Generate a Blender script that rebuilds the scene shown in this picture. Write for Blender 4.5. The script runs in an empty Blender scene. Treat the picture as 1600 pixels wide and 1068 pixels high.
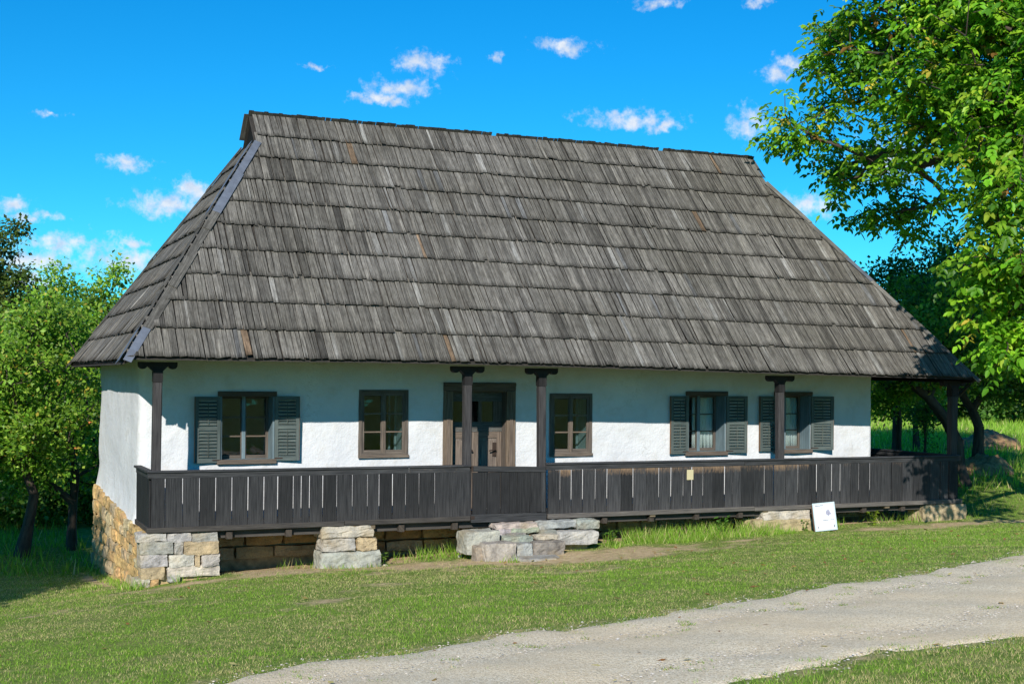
import bpy, bmesh, math, random
import numpy as np
from mathutils import Vector, Matrix, noise as mnoise

# ------------------------------------------------------------------ camera, sky, sun, exposure
scene = bpy.context.scene
COL = scene.collection
FPX, CYPX, YAW, ROLL = 2064.54, 587.5, 0.416, 0.009
CAM = np.array([-2.97, -19.648, 2.323])
cam_data = bpy.data.cameras.new('camera')
cam = bpy.data.objects.new('camera', cam_data)
COL.objects.link(cam)
scene.camera = cam
cam_data.sensor_width = 36.0
cam_data.lens = FPX / 1600 * 36
cam_data.shift_y = (CYPX - 534) / 1600
cam_data.clip_end = 3000
_f = Vector((math.sin(YAW), math.cos(YAW), 0)); _r = Vector((math.cos(YAW), -math.sin(YAW), 0)); _u = Vector((0, 0, 1))
_R = _r * math.cos(ROLL) + _u * math.sin(ROLL); _U = _u * math.cos(ROLL) - _r * math.sin(ROLL)
m = Matrix((_R, _U, -_f)).transposed().to_4x4()
m.translation = Vector(CAM)
cam.matrix_world = m

SUN = Vector((-0.615, -1.0, 0.593)).normalized()
SUN_EL = math.asin(SUN.z)
SUN_AZ = math.atan2(SUN.x, SUN.y)
sun_data = bpy.data.lights.new('sun', 'SUN')
sun_data.energy = 4.1
sun_data.angle = math.radians(0.53)
sun_data.color = (1.0, 0.965, 0.91)
sun = bpy.data.objects.new('sun', sun_data)
COL.objects.link(sun)
sun.rotation_euler = SUN.to_track_quat('Z', 'Y').to_euler()
sun.location = (-20, -30, 30)

scene.view_settings.view_transform = 'Standard'
scene.view_settings.look = 'None'
scene.view_settings.gamma = 1.0
scene.view_settings.exposure = 0.5
scene.view_settings.use_curve_mapping = False
scene.render.engine = 'CYCLES'
scene.cycles.use_denoising = True
scene.cycles.max_bounces = 8
scene.cycles.transparent_max_bounces = 12

def ray(px, py):
    a, b = px - 800.0, py - 534.0
    c, s = math.cos(ROLL), math.sin(ROLL)
    u = a * c + b * s; v = -a * s + b * c
    x = u / FPX; z = -(v - (CYPX - 534)) / FPX
    return np.array([math.sin(YAW) + x * math.cos(YAW), math.cos(YAW) - x * math.sin(YAW), z])
def at(px, py, t): return CAM + ray(px, py) * t
def onY(px, py, Y):
    d = ray(px, py); return CAM + d * (Y - CAM[1]) / d[1]
def proj(P):
    d = np.asarray(P, float) - CAM
    z = d[..., 0] * math.sin(YAW) + d[..., 1] * math.cos(YAW); x = d[..., 0] * math.cos(YAW) - d[..., 1] * math.sin(YAW)
    z = np.where(np.abs(z) < 1e-3, 1e-3, z)
    u = FPX * x / z; v = CYPX - 534 - FPX * d[..., 2] / z
    c, s = math.cos(ROLL), math.sin(ROLL)
    return 800 + u * c - v * s, 534 + u * s + v * c, z

world = bpy.data.worlds.new('World')
scene.world = world
world.use_nodes = True
def build_sky():
    nt = world.node_tree; N = nt.nodes; L = nt.links
    bg = N['Background']
    sky = N.new('ShaderNodeTexSky'); sky.sky_type = 'NISHITA'; sky.sun_disc = False
    sky.sun_elevation = SUN_EL; sky.sun_rotation = SUN_AZ
    sky.altitude = 500; sky.air_density = 1.0; sky.dust_density = 0.15; sky.ozone_density = 3.0
    hs = N.new('ShaderNodeHueSaturation'); hs.inputs['Saturation'].default_value = 1.42; hs.inputs['Value'].default_value = 1.1; hs.inputs['Hue'].default_value = 0.485
    L.new(sky.outputs[0], hs.inputs['Color'])
    tint = N.new('ShaderNodeMix'); tint.data_type = 'RGBA'; tint.blend_type = 'MULTIPLY'; tint.inputs[0].default_value = 1; tint.inputs[7].default_value = (0.13, 0.58, 0.77, 1)
    L.new(hs.outputs[0], tint.inputs[6])
    tc = N.new('ShaderNodeTexCoord')
    nrm = N.new('ShaderNodeVectorMath'); nrm.operation = 'NORMALIZE'; L.new(tc.outputs['Generated'], nrm.inputs[0])
    sep = N.new('ShaderNodeSeparateXYZ'); L.new(nrm.outputs[0], sep.inputs[0])
    az = N.new('ShaderNodeMath'); az.operation = 'ARCTAN2'; L.new(sep.outputs[0], az.inputs[0]); L.new(sep.outputs[1], az.inputs[1])
    el = N.new('ShaderNodeMath'); el.operation = 'ARCSINE'; L.new(sep.outputs[2], el.inputs[0])
    cmb = N.new('ShaderNodeCombineXYZ'); L.new(az.outputs[0], cmb.inputs[0]); L.new(el.outputs[0], cmb.inputs[1])
    no = N.new('ShaderNodeTexNoise'); no.inputs['Scale'].default_value = 42; no.inputs['Detail'].default_value = 6; no.inputs['Roughness'].default_value = 0.62
    L.new(nrm.outputs[0], no.inputs['Vector'])
    nb = N.new('ShaderNodeTexNoise'); nb.inputs['Scale'].default_value = 130; nb.inputs['Detail'].default_value = 5; nb.inputs['Roughness'].default_value = 0.6
    L.new(nrm.outputs[0], nb.inputs['Vector'])
    # warp the direction so that the outlines billow
    wsub = N.new('ShaderNodeVectorMath'); wsub.operation = 'MULTIPLY_ADD'
    L.new(no.outputs['Color'], wsub.inputs[0]); wsub.inputs[1].default_value = (0.034, 0.022, 0); wsub.inputs[2].default_value = (-0.017, -0.011, 0)
    wad = N.new('ShaderNodeVectorMath'); wad.operation = 'ADD'; L.new(cmb.outputs[0], wad.inputs[0]); L.new(wsub.outputs[0], wad.inputs[1])
    px_clouds = [(660, 100, 40, 16), (625, 138, 45, 17), (600, 155, 48, 10), (885, 71, 46, 11), (985, 187, 62, 15), (1040, 198, 30, 10), (1025, 3, 34, 8), (198, 255, 32, 12),
                 (262, 318, 60, 20), (300, 300, 34, 18), (95, 381, 80, 17), (50, 408, 90, 16), (200, 410, 46, 24), (20, 440, 90, 14), (20, 318, 30, 11), (55, 335, 44, 7), (80, 176, 22, 6),
                 (1215, 112, 26, 12), (1170, 190, 24, 26), (1265, 320, 40, 22), (1240, 95, 30, 9), (487, 102, 18, 4), (1180, 5, 20, 8), (775, 88, 10, 8), (205, 378, 22, 8), (1380, 250, 60, 30)]
    items = []
    for (px, py, w, h) in px_clouds:
        d = ray(px, py); d = d / np.linalg.norm(d)
        items.append((math.atan2(d[0], d[1]), math.asin(d[2]), w / FPX, h / FPX))
    rr = random.Random(11)
    for i in range(16):   # the same fair-weather clouds all round
        items.append((rr.uniform(-3.1, 3.1) if i > 3 else rr.uniform(1.1, 1.8), rr.uniform(0.1, 0.4), rr.uniform(.015, .035), rr.uniform(.006, .012)))
    cur = None
    for (a, e, w, h) in items:
        ma = N.new('ShaderNodeVectorMath'); ma.operation = 'MULTIPLY_ADD'
        L.new(wad.outputs[0], ma.inputs[0]); ma.inputs[1].default_value = (1 / (w * 1.6), 1 / (h * 1.6), 0); ma.inputs[2].default_value = (-a / (w * 1.6), -e / (h * 1.6), 0)
        ln = N.new('ShaderNodeVectorMath'); ln.operation = 'LENGTH'; L.new(ma.outputs[0], ln.inputs[0])
        if cur is None: cur = ln.outputs['Value']
        else:
            mn = N.new('ShaderNodeMath'); mn.operation = 'SMOOTH_MIN'; mn.inputs[2].default_value = 0.35
            L.new(cur, mn.inputs[0]); L.new(ln.outputs['Value'], mn.inputs[1]); cur = mn.outputs[0]
    # density = (1 - d) + noise
    a1 = N.new('ShaderNodeMath'); a1.operation = 'MULTIPLY_ADD'; L.new(cur, a1.inputs[0]); a1.inputs[1].default_value = -0.8; a1.inputs[2].default_value = 0.55
    a2 = N.new('ShaderNodeMath'); a2.operation = 'MULTIPLY_ADD'; L.new(nb.outputs['Fac'], a2.inputs[0]); a2.inputs[1].default_value = 1.5; a2.inputs[2].default_value = -0.72
    a3 = N.new('ShaderNodeMath'); a3.operation = 'ADD'; L.new(a1.outputs[0], a3.inputs[0]); L.new(a2.outputs[0], a3.inputs[1])
    mr = N.new('ShaderNodeMapRange'); mr.interpolation_type = 'SMOOTHSTEP'; L.new(a3.outputs[0], mr.inputs[0])
    mr.inputs[1].default_value = -0.08; mr.inputs[2].default_value = 0.72; mr.inputs[3].default_value = 0; mr.inputs[4].default_value = 0.93
    mix = N.new('ShaderNodeMix'); mix.data_type = 'RGBA'
    cs = N.new('ShaderNodeTexNoise'); cs.inputs['Scale'].default_value = 75; cs.inputs['Detail'].default_value = 5; L.new(wad.outputs[0], cs.inputs['Vector'])
    cr = N.new('ShaderNodeValToRGB'); L.new(cs.outputs['Fac'], cr.inputs[0]); cr.color_ramp.elements[0].position = .35; cr.color_ramp.elements[1].position = .62
    cr.color_ramp.elements[0].color = (0.62, 0.72, 0.88, 1); cr.color_ramp.elements[1].color = (1, 1, 1, 1)  # noise from grey-blue to white: the clouds' shading put into their colour
    cm = N.new('ShaderNodeMix'); cm.data_type = 'RGBA'; cm.blend_type = 'MULTIPLY'; cm.inputs[0].default_value = 1; L.new(cr.outputs[0], cm.inputs[6]); cm.inputs[7].default_value = (5.3, 5.5, 5.8, 1)
    L.new(mr.outputs[0], mix.inputs[0]); L.new(cm.outputs[2], mix.inputs[7]); L.new(tint.outputs[2], mix.inputs[6]);
    L.new(mix.outputs[2], bg.inputs[0])
    bg.inputs[1].default_value = 0.12
build_sky()

# ------------------------------------------------------------------ helpers
POS = {}
def tag(o, label=None, cat=None, group=None, kind=None):
    if label: o['label'] = label
    if cat: o['category'] = cat
    if group: o['group'] = group
    if kind: o['kind'] = kind
    return o
def empty(name, loc=(0, 0, 0)):
    o = bpy.data.objects.new(name, None); COL.objects.link(o)
    o.location = loc; o.empty_display_size = 0.2; POS[o.name] = Vector(loc)
    return o
def link_mesh(name, me, parent=None, loc=(0, 0, 0)):
    o = bpy.data.objects.new(name, me); COL.objects.link(o)
    loc = Vector(loc); POS[o.name] = loc
    if parent is not None:
        o.parent = parent; o.location = loc - POS[parent.name]
    else: o.location = loc
    return o

class MB:
    """collects polygons with uv (metres across / along the grain) and a colour per vertex"""
    def __init__(s): s.v = []; s.f = []; s.uv = []; s.c = []
    def face(s, idx, uvs): s.f.append(idx); s.uv.extend(uvs)
    def prism(s, A, B, col=(1, 1, 1, 0), uvo=None, L=None):
        """ring A (bottom) to ring B (top): quads, both ends capped"""
        n = len(A); b = len(s.v)
        s.v += [tuple(p) for p in A] + [tuple(p) for p in B]
        s.c += [col] * (2 * n)
        o = uvo if uvo else (random.random() * 50, random.random() * 50)
        A = [Vector(p) for p in A]; B = [Vector(p) for p in B]
        if L is None: L = (sum(B, Vector()) / n - sum(A, Vector()) / n).length
        per = 0.0
        for i in range(n):
            j = (i + 1) % n; w = (A[j] - A[i]).length
            s.face((b + i, b + j, b + n + j, b + n + i), [(o[0] + per, o[1]), (o[0] + per + w, o[1]), (o[0] + per + w, o[1] + L), (o[0] + per, o[1] + L)])
            per += w
        s.face(tuple(b + n - 1 - i for i in range(n)), [(o[0] + .05 * math.cos(6.28 * i / n), o[1] + .05 * math.sin(6.28 * i / n)) for i in range(n)])
        s.face(tuple(b + n + i for i in range(n)), [(o[0] + .05 * math.cos(6.28 * i / n), o[1] + .05 * math.sin(6.28 * i / n)) for i in range(n)])
    def board(s, p0, p1, w, t, col=(1, 1, 1, 0), uvo=None):
        """box from p0 to p1 (axis, grain), w and t are full width / thickness vectors"""
        p0 = Vector(p0); p1 = Vector(p1); w = Vector(w) / 2; t = Vector(t) / 2
        if w.cross(t).dot(p1 - p0) < 0: w = -w
        A = [p0 - w - t, p0 + w - t, p0 + w + t, p0 - w + t]; B = [p1 - w - t, p1 + w - t, p1 + w + t, p1 - w + t]
        s.prism(A, B, col, uvo)
    def box(s, x0, x1, y0, y1, z0, z1, grain='z', col=(1, 1, 1, 0), uvo=None):
        cx, cy, cz = (x0 + x1) / 2, (y0 + y1) / 2, (z0 + z1) / 2
        if grain == 'x': s.board((x0, cy, cz), (x1, cy, cz), (0, y1 - y0, 0), (0, 0, z1 - z0), col, uvo)
        elif grain == 'y': s.board((cx, y0, cz), (cx, y1, cz), (x1 - x0, 0, 0), (0, 0, z1 - z0), col, uvo)
        else: s.board((cx, cy, z0), (cx, cy, z1), (x1 - x0, 0, 0), (0, y1 - y0, 0), col, uvo)
    def mesh(s, name, mat, off=None):
        me = bpy.data.meshes.new(name)
        v = s.v if off is None else [(p[0] - off[0], p[1] - off[1], p[2] - off[2]) for p in s.v]
        me.from_pydata(v, [], s.f)
        uvl = me.uv_layers.new(name='UVMap')
        uvl.data.foreach_set('uv', np.array(s.uv, dtype=np.float32).ravel())
        ca = me.color_attributes.new('col', 'FLOAT_COLOR', 'POINT')
        ca.data.foreach_set('color', np.array(s.c, dtype=np.float32).ravel())
        me.materials.append(mat)
        return me
    def build(s, name, mat, parent=None, center=True, bevel=0, smooth=False):
        off = None; loc = Vector((0, 0, 0))
        if center:
            a = np.array(s.v); loc = Vector(((a[:, 0].min() + a[:, 0].max()) / 2, (a[:, 1].min() + a[:, 1].max()) / 2, a[:, 2].min())); off = loc
        me = s.mesh(name, mat, off)
        if smooth: me.polygons.foreach_set('use_smooth', [True] * len(me.polygons))
        o = link_mesh(name, me, parent, loc)
        if bevel:
            b = o.modifiers.new('bevel', 'BEVEL'); b.width = bevel; b.segments = 1; b.limit_method = 'ANGLE'
        return o

def np_mesh(name, verts, faces_n, loops, mat, col=None, smooth=False):
    """fast mesh: verts (n,3); faces all of faces_n corners, loops (m,faces_n)"""
    me = bpy.data.meshes.new(name)
    nv = len(verts); nf = len(loops)
    me.vertices.add(nv); me.vertices.foreach_set('co', np.asarray(verts, np.float32).ravel())
    me.loops.add(nf * faces_n); me.loops.foreach_set('vertex_index', np.asarray(loops, np.int32).ravel())
    me.polygons.add(nf); me.polygons.foreach_set('loop_start', np.arange(nf, dtype=np.int32) * faces_n)
    me.update(calc_edges=True)
    if smooth: me.polygons.foreach_set('use_smooth', [True] * nf)
    if col is not None:
        ca = me.color_attributes.new('col', 'FLOAT_COLOR', 'POINT')
        c4 = np.ones((nv, 4), np.float32); c4[:, :col.shape[1]] = col
        ca.data.foreach_set('color', c4.ravel())
    me.materials.append(mat); me.validate()
    return me

# ------------------------------------------------------------------ materials
class NT:
    def __init__(s, name, rough=0.85, spec=0.3):
        s.m = bpy.data.materials.new(name); s.m.use_nodes = True
        s.nt = s.m.node_tree; s.N = s.nt.nodes; s.L = s.nt.links
        s.p = s.N['Principled BSDF']; s.p.inputs['Roughness'].default_value = rough
        s.p.inputs['Specular IOR Level'].default_value = spec
    def n(s, t, **kw):
        x = s.N.new(t)
        for k, v in kw.items(): setattr(x, k, v)
        return x
    def link(s, a, b): s.L.new(a, b)
    def attr(s, name='col'):
        a = s.n('ShaderNodeAttribute'); a.attribute_name = name; return a
    def coords(s, kind='Object', scale=(1, 1, 1)):
        tc = s.n('ShaderNodeTexCoord'); mp = s.n('ShaderNodeMapping'); mp.inputs['Scale'].default_value = scale
        s.link(tc.outputs[kind], mp.inputs[0]); return mp.outputs[0]
    def geo(s, scale=(1, 1, 1)):
        g = s.n('ShaderNodeNewGeometry'); mp = s.n('ShaderNodeMapping'); mp.inputs['Scale'].default_value = scale
        s.link(g.outputs['Position'], mp.inputs[0]); return mp.outputs[0]
    def noise(s, vec, scale, detail=4, rough=0.6, out='Fac'):
        x = s.n('ShaderNodeTexNoise'); x.inputs['Scale'].default_value = scale; x.inputs['Detail'].default_value = detail; x.inputs['Roughness'].default_value = rough
        if vec is not None: s.link(vec, x.inputs['Vector'])
        return x.outputs[out]
    def ramp(s, fac, stops):
        r = s.n('ShaderNodeValToRGB'); e = r.color_ramp.elements
        while len(e) < len(stops): e.new(0.5)
        for k, (p, c) in zip(e, stops): k.position = p; k.color = (*c[:3], 1) if len(c) == 3 else c
        s.link(fac, r.inputs[0]); return r.outputs[0]
    def mix(s, fac, a, b, blend='MIX'):
        x = s.n('ShaderNodeMix', data_type='RGBA', blend_type=blend)
        for k, v in ((0, fac), (6, a), (7, b)):
            if isinstance(v, (int, float)): x.inputs[k].default_value = v
            elif isinstance(v, tuple): x.inputs[k].default_value = (*v[:3], 1)
            else: s.link(v, x.inputs[k])
        return x.outputs[2]
    def math(s, op, a, b=0.0, c=0.0):
        x = s.n('ShaderNodeMath', operation=op)
        for k, v in enumerate((a, b, c)):
            if isinstance(v, (int, float)): x.inputs[k].default_value = v
            else: s.link(v, x.inputs[k])
        return x.outputs[0]
    def bump(s, h, strength=0.5, dist=0.01):
        b = s.n('ShaderNodeBump'); b.inputs['Strength'].default_value = strength; b.inputs['Distance'].default_value = dist
        s.link(h, b.inputs['Height']); s.link(b.outputs[0], s.p.inputs['Normal']); return b
    def color(s, c): s.link(c, s.p.inputs['Base Color'])

def wood_mat(name, dark, light, grain=55, rough=0.8, worn=None, bump=0.6, spec=0.25):
    t = NT(name, rough, spec)
    uv = t.coords('UV', (1, 1, 1))
    mp = t.n('ShaderNodeMapping'); mp.inputs['Scale'].default_value = (grain, 2.2, 1); t.link(uv, mp.inputs[0])
    g = t.noise(mp.outputs[0], 1.0, 5, 0.65)
    mp2 = t.n('ShaderNodeMapping'); mp2.inputs['Scale'].default_value = (6, 3, 1); t.link(uv, mp2.inputs[0])
    g2 = t.noise(mp2.outputs[0], 1.0, 4, 0.6)
    c = t.ramp(g, [(0.3, dark), (0.72, light)])
    c = t.mix(t.math('MULTIPLY', g2, 0.7), c, (0.55, 0.55, 0.55), 'MULTIPLY')
    at_ = t.attr()
    c = t.mix(1.0, c, at_.outputs['Color'], 'MULTIPLY')
    if worn:
        mp3 = t.n('ShaderNodeMapping'); mp3.inputs['Scale'].default_value = (42, 9, 1); t.link(uv, mp3.inputs[0])
        g3 = t.noise(mp3.outputs[0], 1.0, 6, 0.7)
        k = t.math('ADD', g3, t.math('SUBTRACT', at_.outputs['Alpha'], 0.72))
        w = t.ramp(k, [(0.40, (0, 0, 0)), (0.75, (1, 1, 1))])
        c = t.mix(w, c, worn)
    t.color(c)
    t.bump(g, bump, 0.004)
    return t.m

M = {}
M['charred'] = wood_mat('charred_board', (0.007, 0.007, 0.008), (0.046, 0.045, 0.045), 60, 0.75, worn=(0.21, 0.135, 0.08))
M['rail'] = wood_mat('rail_wood', (0.014, 0.014, 0.015), (0.075, 0.074, 0.074), 50, 0.7, worn=(0.28, 0.19, 0.11))
M['sill'] = wood_mat('sill_wood', (0.05, 0.045, 0.042), (0.19, 0.165, 0.14), 45, 0.85)
M['post'] = wood_mat('post_wood', (0.018, 0.016, 0.017), (0.085, 0.078, 0.076), 45, 0.75, worn=(0.36, 0.21, 0.11))
M['shingle'] = wood_mat('shingle_wood', (0.035, 0.033, 0.029), (0.235, 0.217, 0.19), 120, 0.85, bump=0.8)
M['deckdark'] = wood_mat('roof_board', (0.02, 0.018, 0.016), (0.07, 0.06, 0.05), 30, 0.9)
M['frame'] = wood_mat('window_wood', (0.045, 0.037, 0.032), (0.235, 0.19, 0.15), 70, 0.8, worn=(0.34, 0.17, 0.08))
M['bluewood'] = wood_mat('blue_grey_paint', (0.10, 0.15, 0.17), (0.24, 0.31, 0.33), 40, 0.6, worn=(0.3, 0.22, 0.16))
M['shutter'] = wood_mat('shutter_paint', (0.055, 0.072, 0.066), (0.14, 0.165, 0.15), 40, 0.6, worn=(0.3, 0.2, 0.13))
M['door'] = wood_mat('door_wood', (0.075, 0.06, 0.05), (0.28, 0.225, 0.18), 50, 0.8, worn=(0.17, 0.2, 0.21))
M['bark'] = wood_mat('bark', (0.03, 0.022, 0.017), (0.13, 0.1, 0.075), 9, 0.95, bump=1.0)

def shingle_mat():
    t = NT('shingle_wood', 0.88, 0.2)
    uv = t.coords('UV')
    def st(a, b, d=5, r=.65):
        mp = t.n('ShaderNodeMapping'); mp.inputs['Scale'].default_value = (a, b, 1); t.link(uv, mp.inputs[0]); return t.noise(mp.outputs[0], 1.0, d, r)
    fine = st(150, 2.6); broad = st(38, 1.1, 4); blot = st(14, 6, 5, .7)
    c = t.ramp(fine, [(0.3, (0.054, 0.050, 0.044)), (0.72, (0.25, 0.233, 0.203))])
    c = t.mix(1.0, c, t.ramp(broad, [(0.3, (0.5, 0.5, 0.5)), (0.5, (1, 1, 1)), (0.7, (1.5, 1.5, 1.48))]), 'MULTIPLY')
    c = t.mix(1.0, c, t.ramp(blot, [(0.32, (0.62, 0.61, 0.59)), (0.6, (1.05, 1.05, 1.05))]), 'MULTIPLY')
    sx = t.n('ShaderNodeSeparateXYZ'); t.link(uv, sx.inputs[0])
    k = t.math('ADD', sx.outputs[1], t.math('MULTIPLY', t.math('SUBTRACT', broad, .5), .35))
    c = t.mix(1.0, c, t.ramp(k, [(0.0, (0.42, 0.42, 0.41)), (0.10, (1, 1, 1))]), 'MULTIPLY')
    g = t.noise(t.geo(), .55, 4, .6)
    c = t.mix(1.0, c, t.ramp(g, [(0.35, (0.82, 0.81, 0.78)), (0.65, (1.12, 1.12, 1.14))]), 'MULTIPLY')
    c = t.mix(1.0, c, t.attr().outputs['Color'], 'MULTIPLY')
    t.color(c); t.bump(t.math('ADD', fine, t.math('MULTIPLY', broad, .8)), .9, .006)
    return t.m
M['shingle'] = shingle_mat()

def plaster():
    t = NT('lime_plaster', 0.95, 0.15)
    g = t.geo()
    n1 = t.noise(g, 1.3, 4, 0.6); n2 = t.noise(g, 9, 5, 0.65); n3 = t.noise(g, 45, 3, 0.6)
    gs = t.geo((9, 9, 1.1)); st = t.noise(gs, 1.5, 4, 0.6)
    c = t.ramp(n1, [(0.3, (0.585, 0.585, 0.59)), (0.7, (0.675, 0.67, 0.66))])
    c = t.mix(t.math('MULTIPLY', st, 0.16), c, (0.62, 0.60, 0.56))
    n5 = t.noise(g, 3.2, 6, 0.7)
    c = t.mix(t.ramp(n5, [(0.5, (0, 0, 0)), (0.72, (0.6, 0.6, 0.6))]), c, (0.52, 0.495, 0.44))
    vo = t.n('ShaderNodeTexVoronoi'); vo.feature = 'DISTANCE_TO_EDGE'; vo.inputs['Scale'].default_value = 1.3
    wv = t.n('ShaderNodeVectorMath', operation='ADD'); t.link(g, wv.inputs[0]); t.link(t.noise(g, 2.5, 5, .7, 'Color'), wv.inputs[1]); t.link(wv.outputs[0], vo.inputs['Vector'])
    crack = t.ramp(vo.outputs['Distance'], [(0.0, (1, 1, 1)), (0.012, (0, 0, 0))])
    c = t.mix(t.math('MULTIPLY', crack, t.ramp(n1, [(0.5, (0, 0, 0)), (0.62, (0.6, 0.6, 0.6))])), c, (0.33, 0.31, 0.28))
    t.color(c)
    h = t.math('ADD', t.math('MULTIPLY', n2, 1.0), t.math('MULTIPLY', n3, 0.25))
    h = t.math('ADD', h, t.math('MULTIPLY', n5, 1.6))
    t.bump(h, 0.5, 0.03)
    return t.m
M['plaster'] = plaster()

def stone():
    t = NT('stone', 0.92, 0.2)
    g = t.geo()
    n1 = t.noise(g, 5, 5, 0.65); n2 = t.noise(g, 26, 6, 0.7); n3 = t.noise(g, 2.2, 3, 0.5)
    c = t.mix(1.0, t.ramp(n1, [(0.28, (0.42, 0.42, 0.43)), (0.5, (0.88, 0.88, 0.88)), (0.75, (1.2, 1.16, 1.08))]), t.attr().outputs['Color'], 'MULTIPLY')
    c = t.mix(t.ramp(n2, [(0.5, (0, 0, 0)), (0.72, (0.5, 0.5, 0.5))]), c, (0.09, 0.085, 0.075))
    c = t.mix(t.ramp(n3, [(0.52, (0, 0, 0)), (0.7, (0.55, 0.55, 0.55))]), c, (0.34, 0.25, 0.13))
    t.color(c)
    t.bump(t.math('ADD', n1, t.math('MULTIPLY', n2, 0.6)), 0.9, 0.03)
    return t.m
M['stone'] = stone()

def simple(name, col, rough=0.8, spec=0.3, metal=0.0, var=0.25, scale=12, bump=0.0):
    t = NT(name, rough, spec)
    n = t.noise(t.geo(), scale, 4, 0.6)
    t.color(t.ramp(n, [(0.25, tuple(k * (1 - var) for k in col)), (0.75, tuple(min(1, k * (1 + var)) for k in col))]))
    t.p.inputs['Metallic'].default_value = metal
    if bump: t.bump(n, bump, 0.01)
    return t.m
M['tin'] = simple('zinc_sheet', (0.15, 0.165, 0.195), 0.55, 0.5, 0.3, 0.3, 6)
M['iron'] = simple('rusty_iron', (0.045, 0.028, 0.02), 0.7, 0.4, 0.3, 0.4, 40)
M['curtain'] = simple('white_cotton', (0.82, 0.83, 0.84), 0.95, 0.1, 0, 0.04, 8)
M['mortar'] = simple('earth_mortar', (0.44, 0.31, 0.16), 0.95, 0.1, 0, 0.45, 9, 0.8)
M['paper'] = simple('cream_paper', (0.50, 0.43, 0.25), 0.9, 0.1, 0, 0.05, 20)
M['board_white'] = simple('sign_white', (0.75, 0.78, 0.82), 0.5, 0.4, 0, 0.05, 10)
M['board_edge'] = simple('sign_frame', (0.50, 0.58, 0.60), 0.5, 0.4, 0.2, 0.1, 10)
M['ink'] = simple('grey_ink', (0.12, 0.12, 0.14), 0.8, 0.2, 0, 0.2, 30)
M['ink_soft'] = simple('pale_ink', (0.24, 0.25, 0.29), 0.8, 0.2, 0, 0.2, 30)
M['ink_map'] = simple('map_ink', (0.30, 0.29, 0.36), 0.8, 0.2, 0, 0.3, 30)
M['stake'] = wood_mat('stake_wood', (0.10, 0.05, 0.035), (0.26, 0.15, 0.10), 60, 0.8)

def glass():
    m_ = bpy.data.materials.new('window_glass'); m_.use_nodes = True
    nt = m_.node_tree; N = nt.nodes; N.remove(N['Principled BSDF'])
    tr = N.new('ShaderNodeBsdfTransparent'); tr.inputs[0].default_value = (0.86, 0.9, 0.88, 1)
    gl = N.new('ShaderNodeBsdfGlossy'); gl.inputs['Roughness'].default_value = 0.02
    fr = N.new('ShaderNodeFresnel'); fr.inputs[0].default_value = 1.5
    g = N.new('ShaderNodeNewGeometry'); no = N.new('ShaderNodeTexNoise'); no.inputs['Scale'].default_value = 3.5
    bp = N.new('ShaderNodeBump'); bp.inputs['Strength'].default_value = 0.25; bp.inputs['Distance'].default_value = 0.02
    nt.links.new(g.outputs['Position'], no.inputs['Vector']); nt.links.new(no.outputs['Fac'], bp.inputs['Height']); nt.links.new(bp.outputs[0], gl.inputs['Normal'])
    mx = N.new('ShaderNodeMixShader'); nt.links.new(fr.outputs[0], mx.inputs[0]); nt.links.new(tr.outputs[0], mx.inputs[1]); nt.links.new(gl.outputs[0], mx.inputs[2])
    nt.links.new(mx.outputs[0], N['Material Output'].inputs['Surface'])
    return m_
M['glass'] = glass()

def leaf_mat(name, trans=0.45, rough=0.45, spec=0.35):
    t = NT(name, rough, spec)
    a = t.attr()
    t.color(a.outputs['Color'])
    tl = t.n('ShaderNodeBsdfTranslucent')
    br = t.mix(1.0, a.outputs['Color'], (1.25, 1.35, 0.55), 'MULTIPLY'); t.link(br, tl.inputs[0])
    mx = t.n('ShaderNodeMixShader'); mx.inputs[0].default_value = trans
    t.link(t.p.outputs[0], mx.inputs[1]); t.link(tl.outputs[0], mx.inputs[2])
    t.link(mx.outputs[0], t.N['Material Output'].inputs['Surface'])
    return t.m
M['leaf'] = leaf_mat('leaf', 0.42)
M['grass'] = leaf_mat('grass_blade', 0.35, 0.6, 0.2)

def ground_mat():
    t = NT('ground_soil', 0.95, 0.1)
    g = t.geo()
    n1 = t.noise(g, 0.7, 5, 0.6); n2 = t.noise(g, 9, 6, 0.7); n3 = t.noise(g, 60, 4, 0.7); n4 = t.noise(g, 2.6, 5, 0.65)
    turf = t.ramp(n2, [(0.28, (0.09, 0.15, 0.024)), (0.5, (0.19, 0.28, 0.05)), (0.75, (0.38, 0.39, 0.135))])
    turf = t.mix(t.ramp(n4, [(0.5, (0, 0, 0)), (0.72, (0.5, 0.5, 0.5))]), turf, (0.38, 0.31, 0.15))
    dirt = t.ramp(n2, [(0.25, (0.40, 0.28, 0.15)), (0.55, (0.66, 0.50, 0.29)), (0.8, (0.80, 0.66, 0.44))])
    a = t.attr()
    sp = t.n('ShaderNodeSeparateColor'); t.link(a.outputs['Color'], sp.inputs[0])
    k = t.math('ADD', sp.outputs[0], t.math('MULTIPLY', t.math('SUBTRACT', t.math('ADD', t.math('MULTIPLY', n4, .7), t.math('MULTIPLY', n2, .5)), 0.6), 1.3))
    fac = t.ramp(k, [(0.32, (0, 0, 0)), (0.85, (1, 1, 1))])
    c = t.mix(fac, turf, dirt)
    c = t.mix(t.math('MULTIPLY', n3, 0.5), c, (0.62, 0.54, 0.45), 'MULTIPLY')
    t.color(c)
    t.bump(t.math('ADD', n2, t.math('MULTIPLY', n3, 0.6)), 0.8, 0.03)
    return t.m
M['ground'] = ground_mat()

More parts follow.
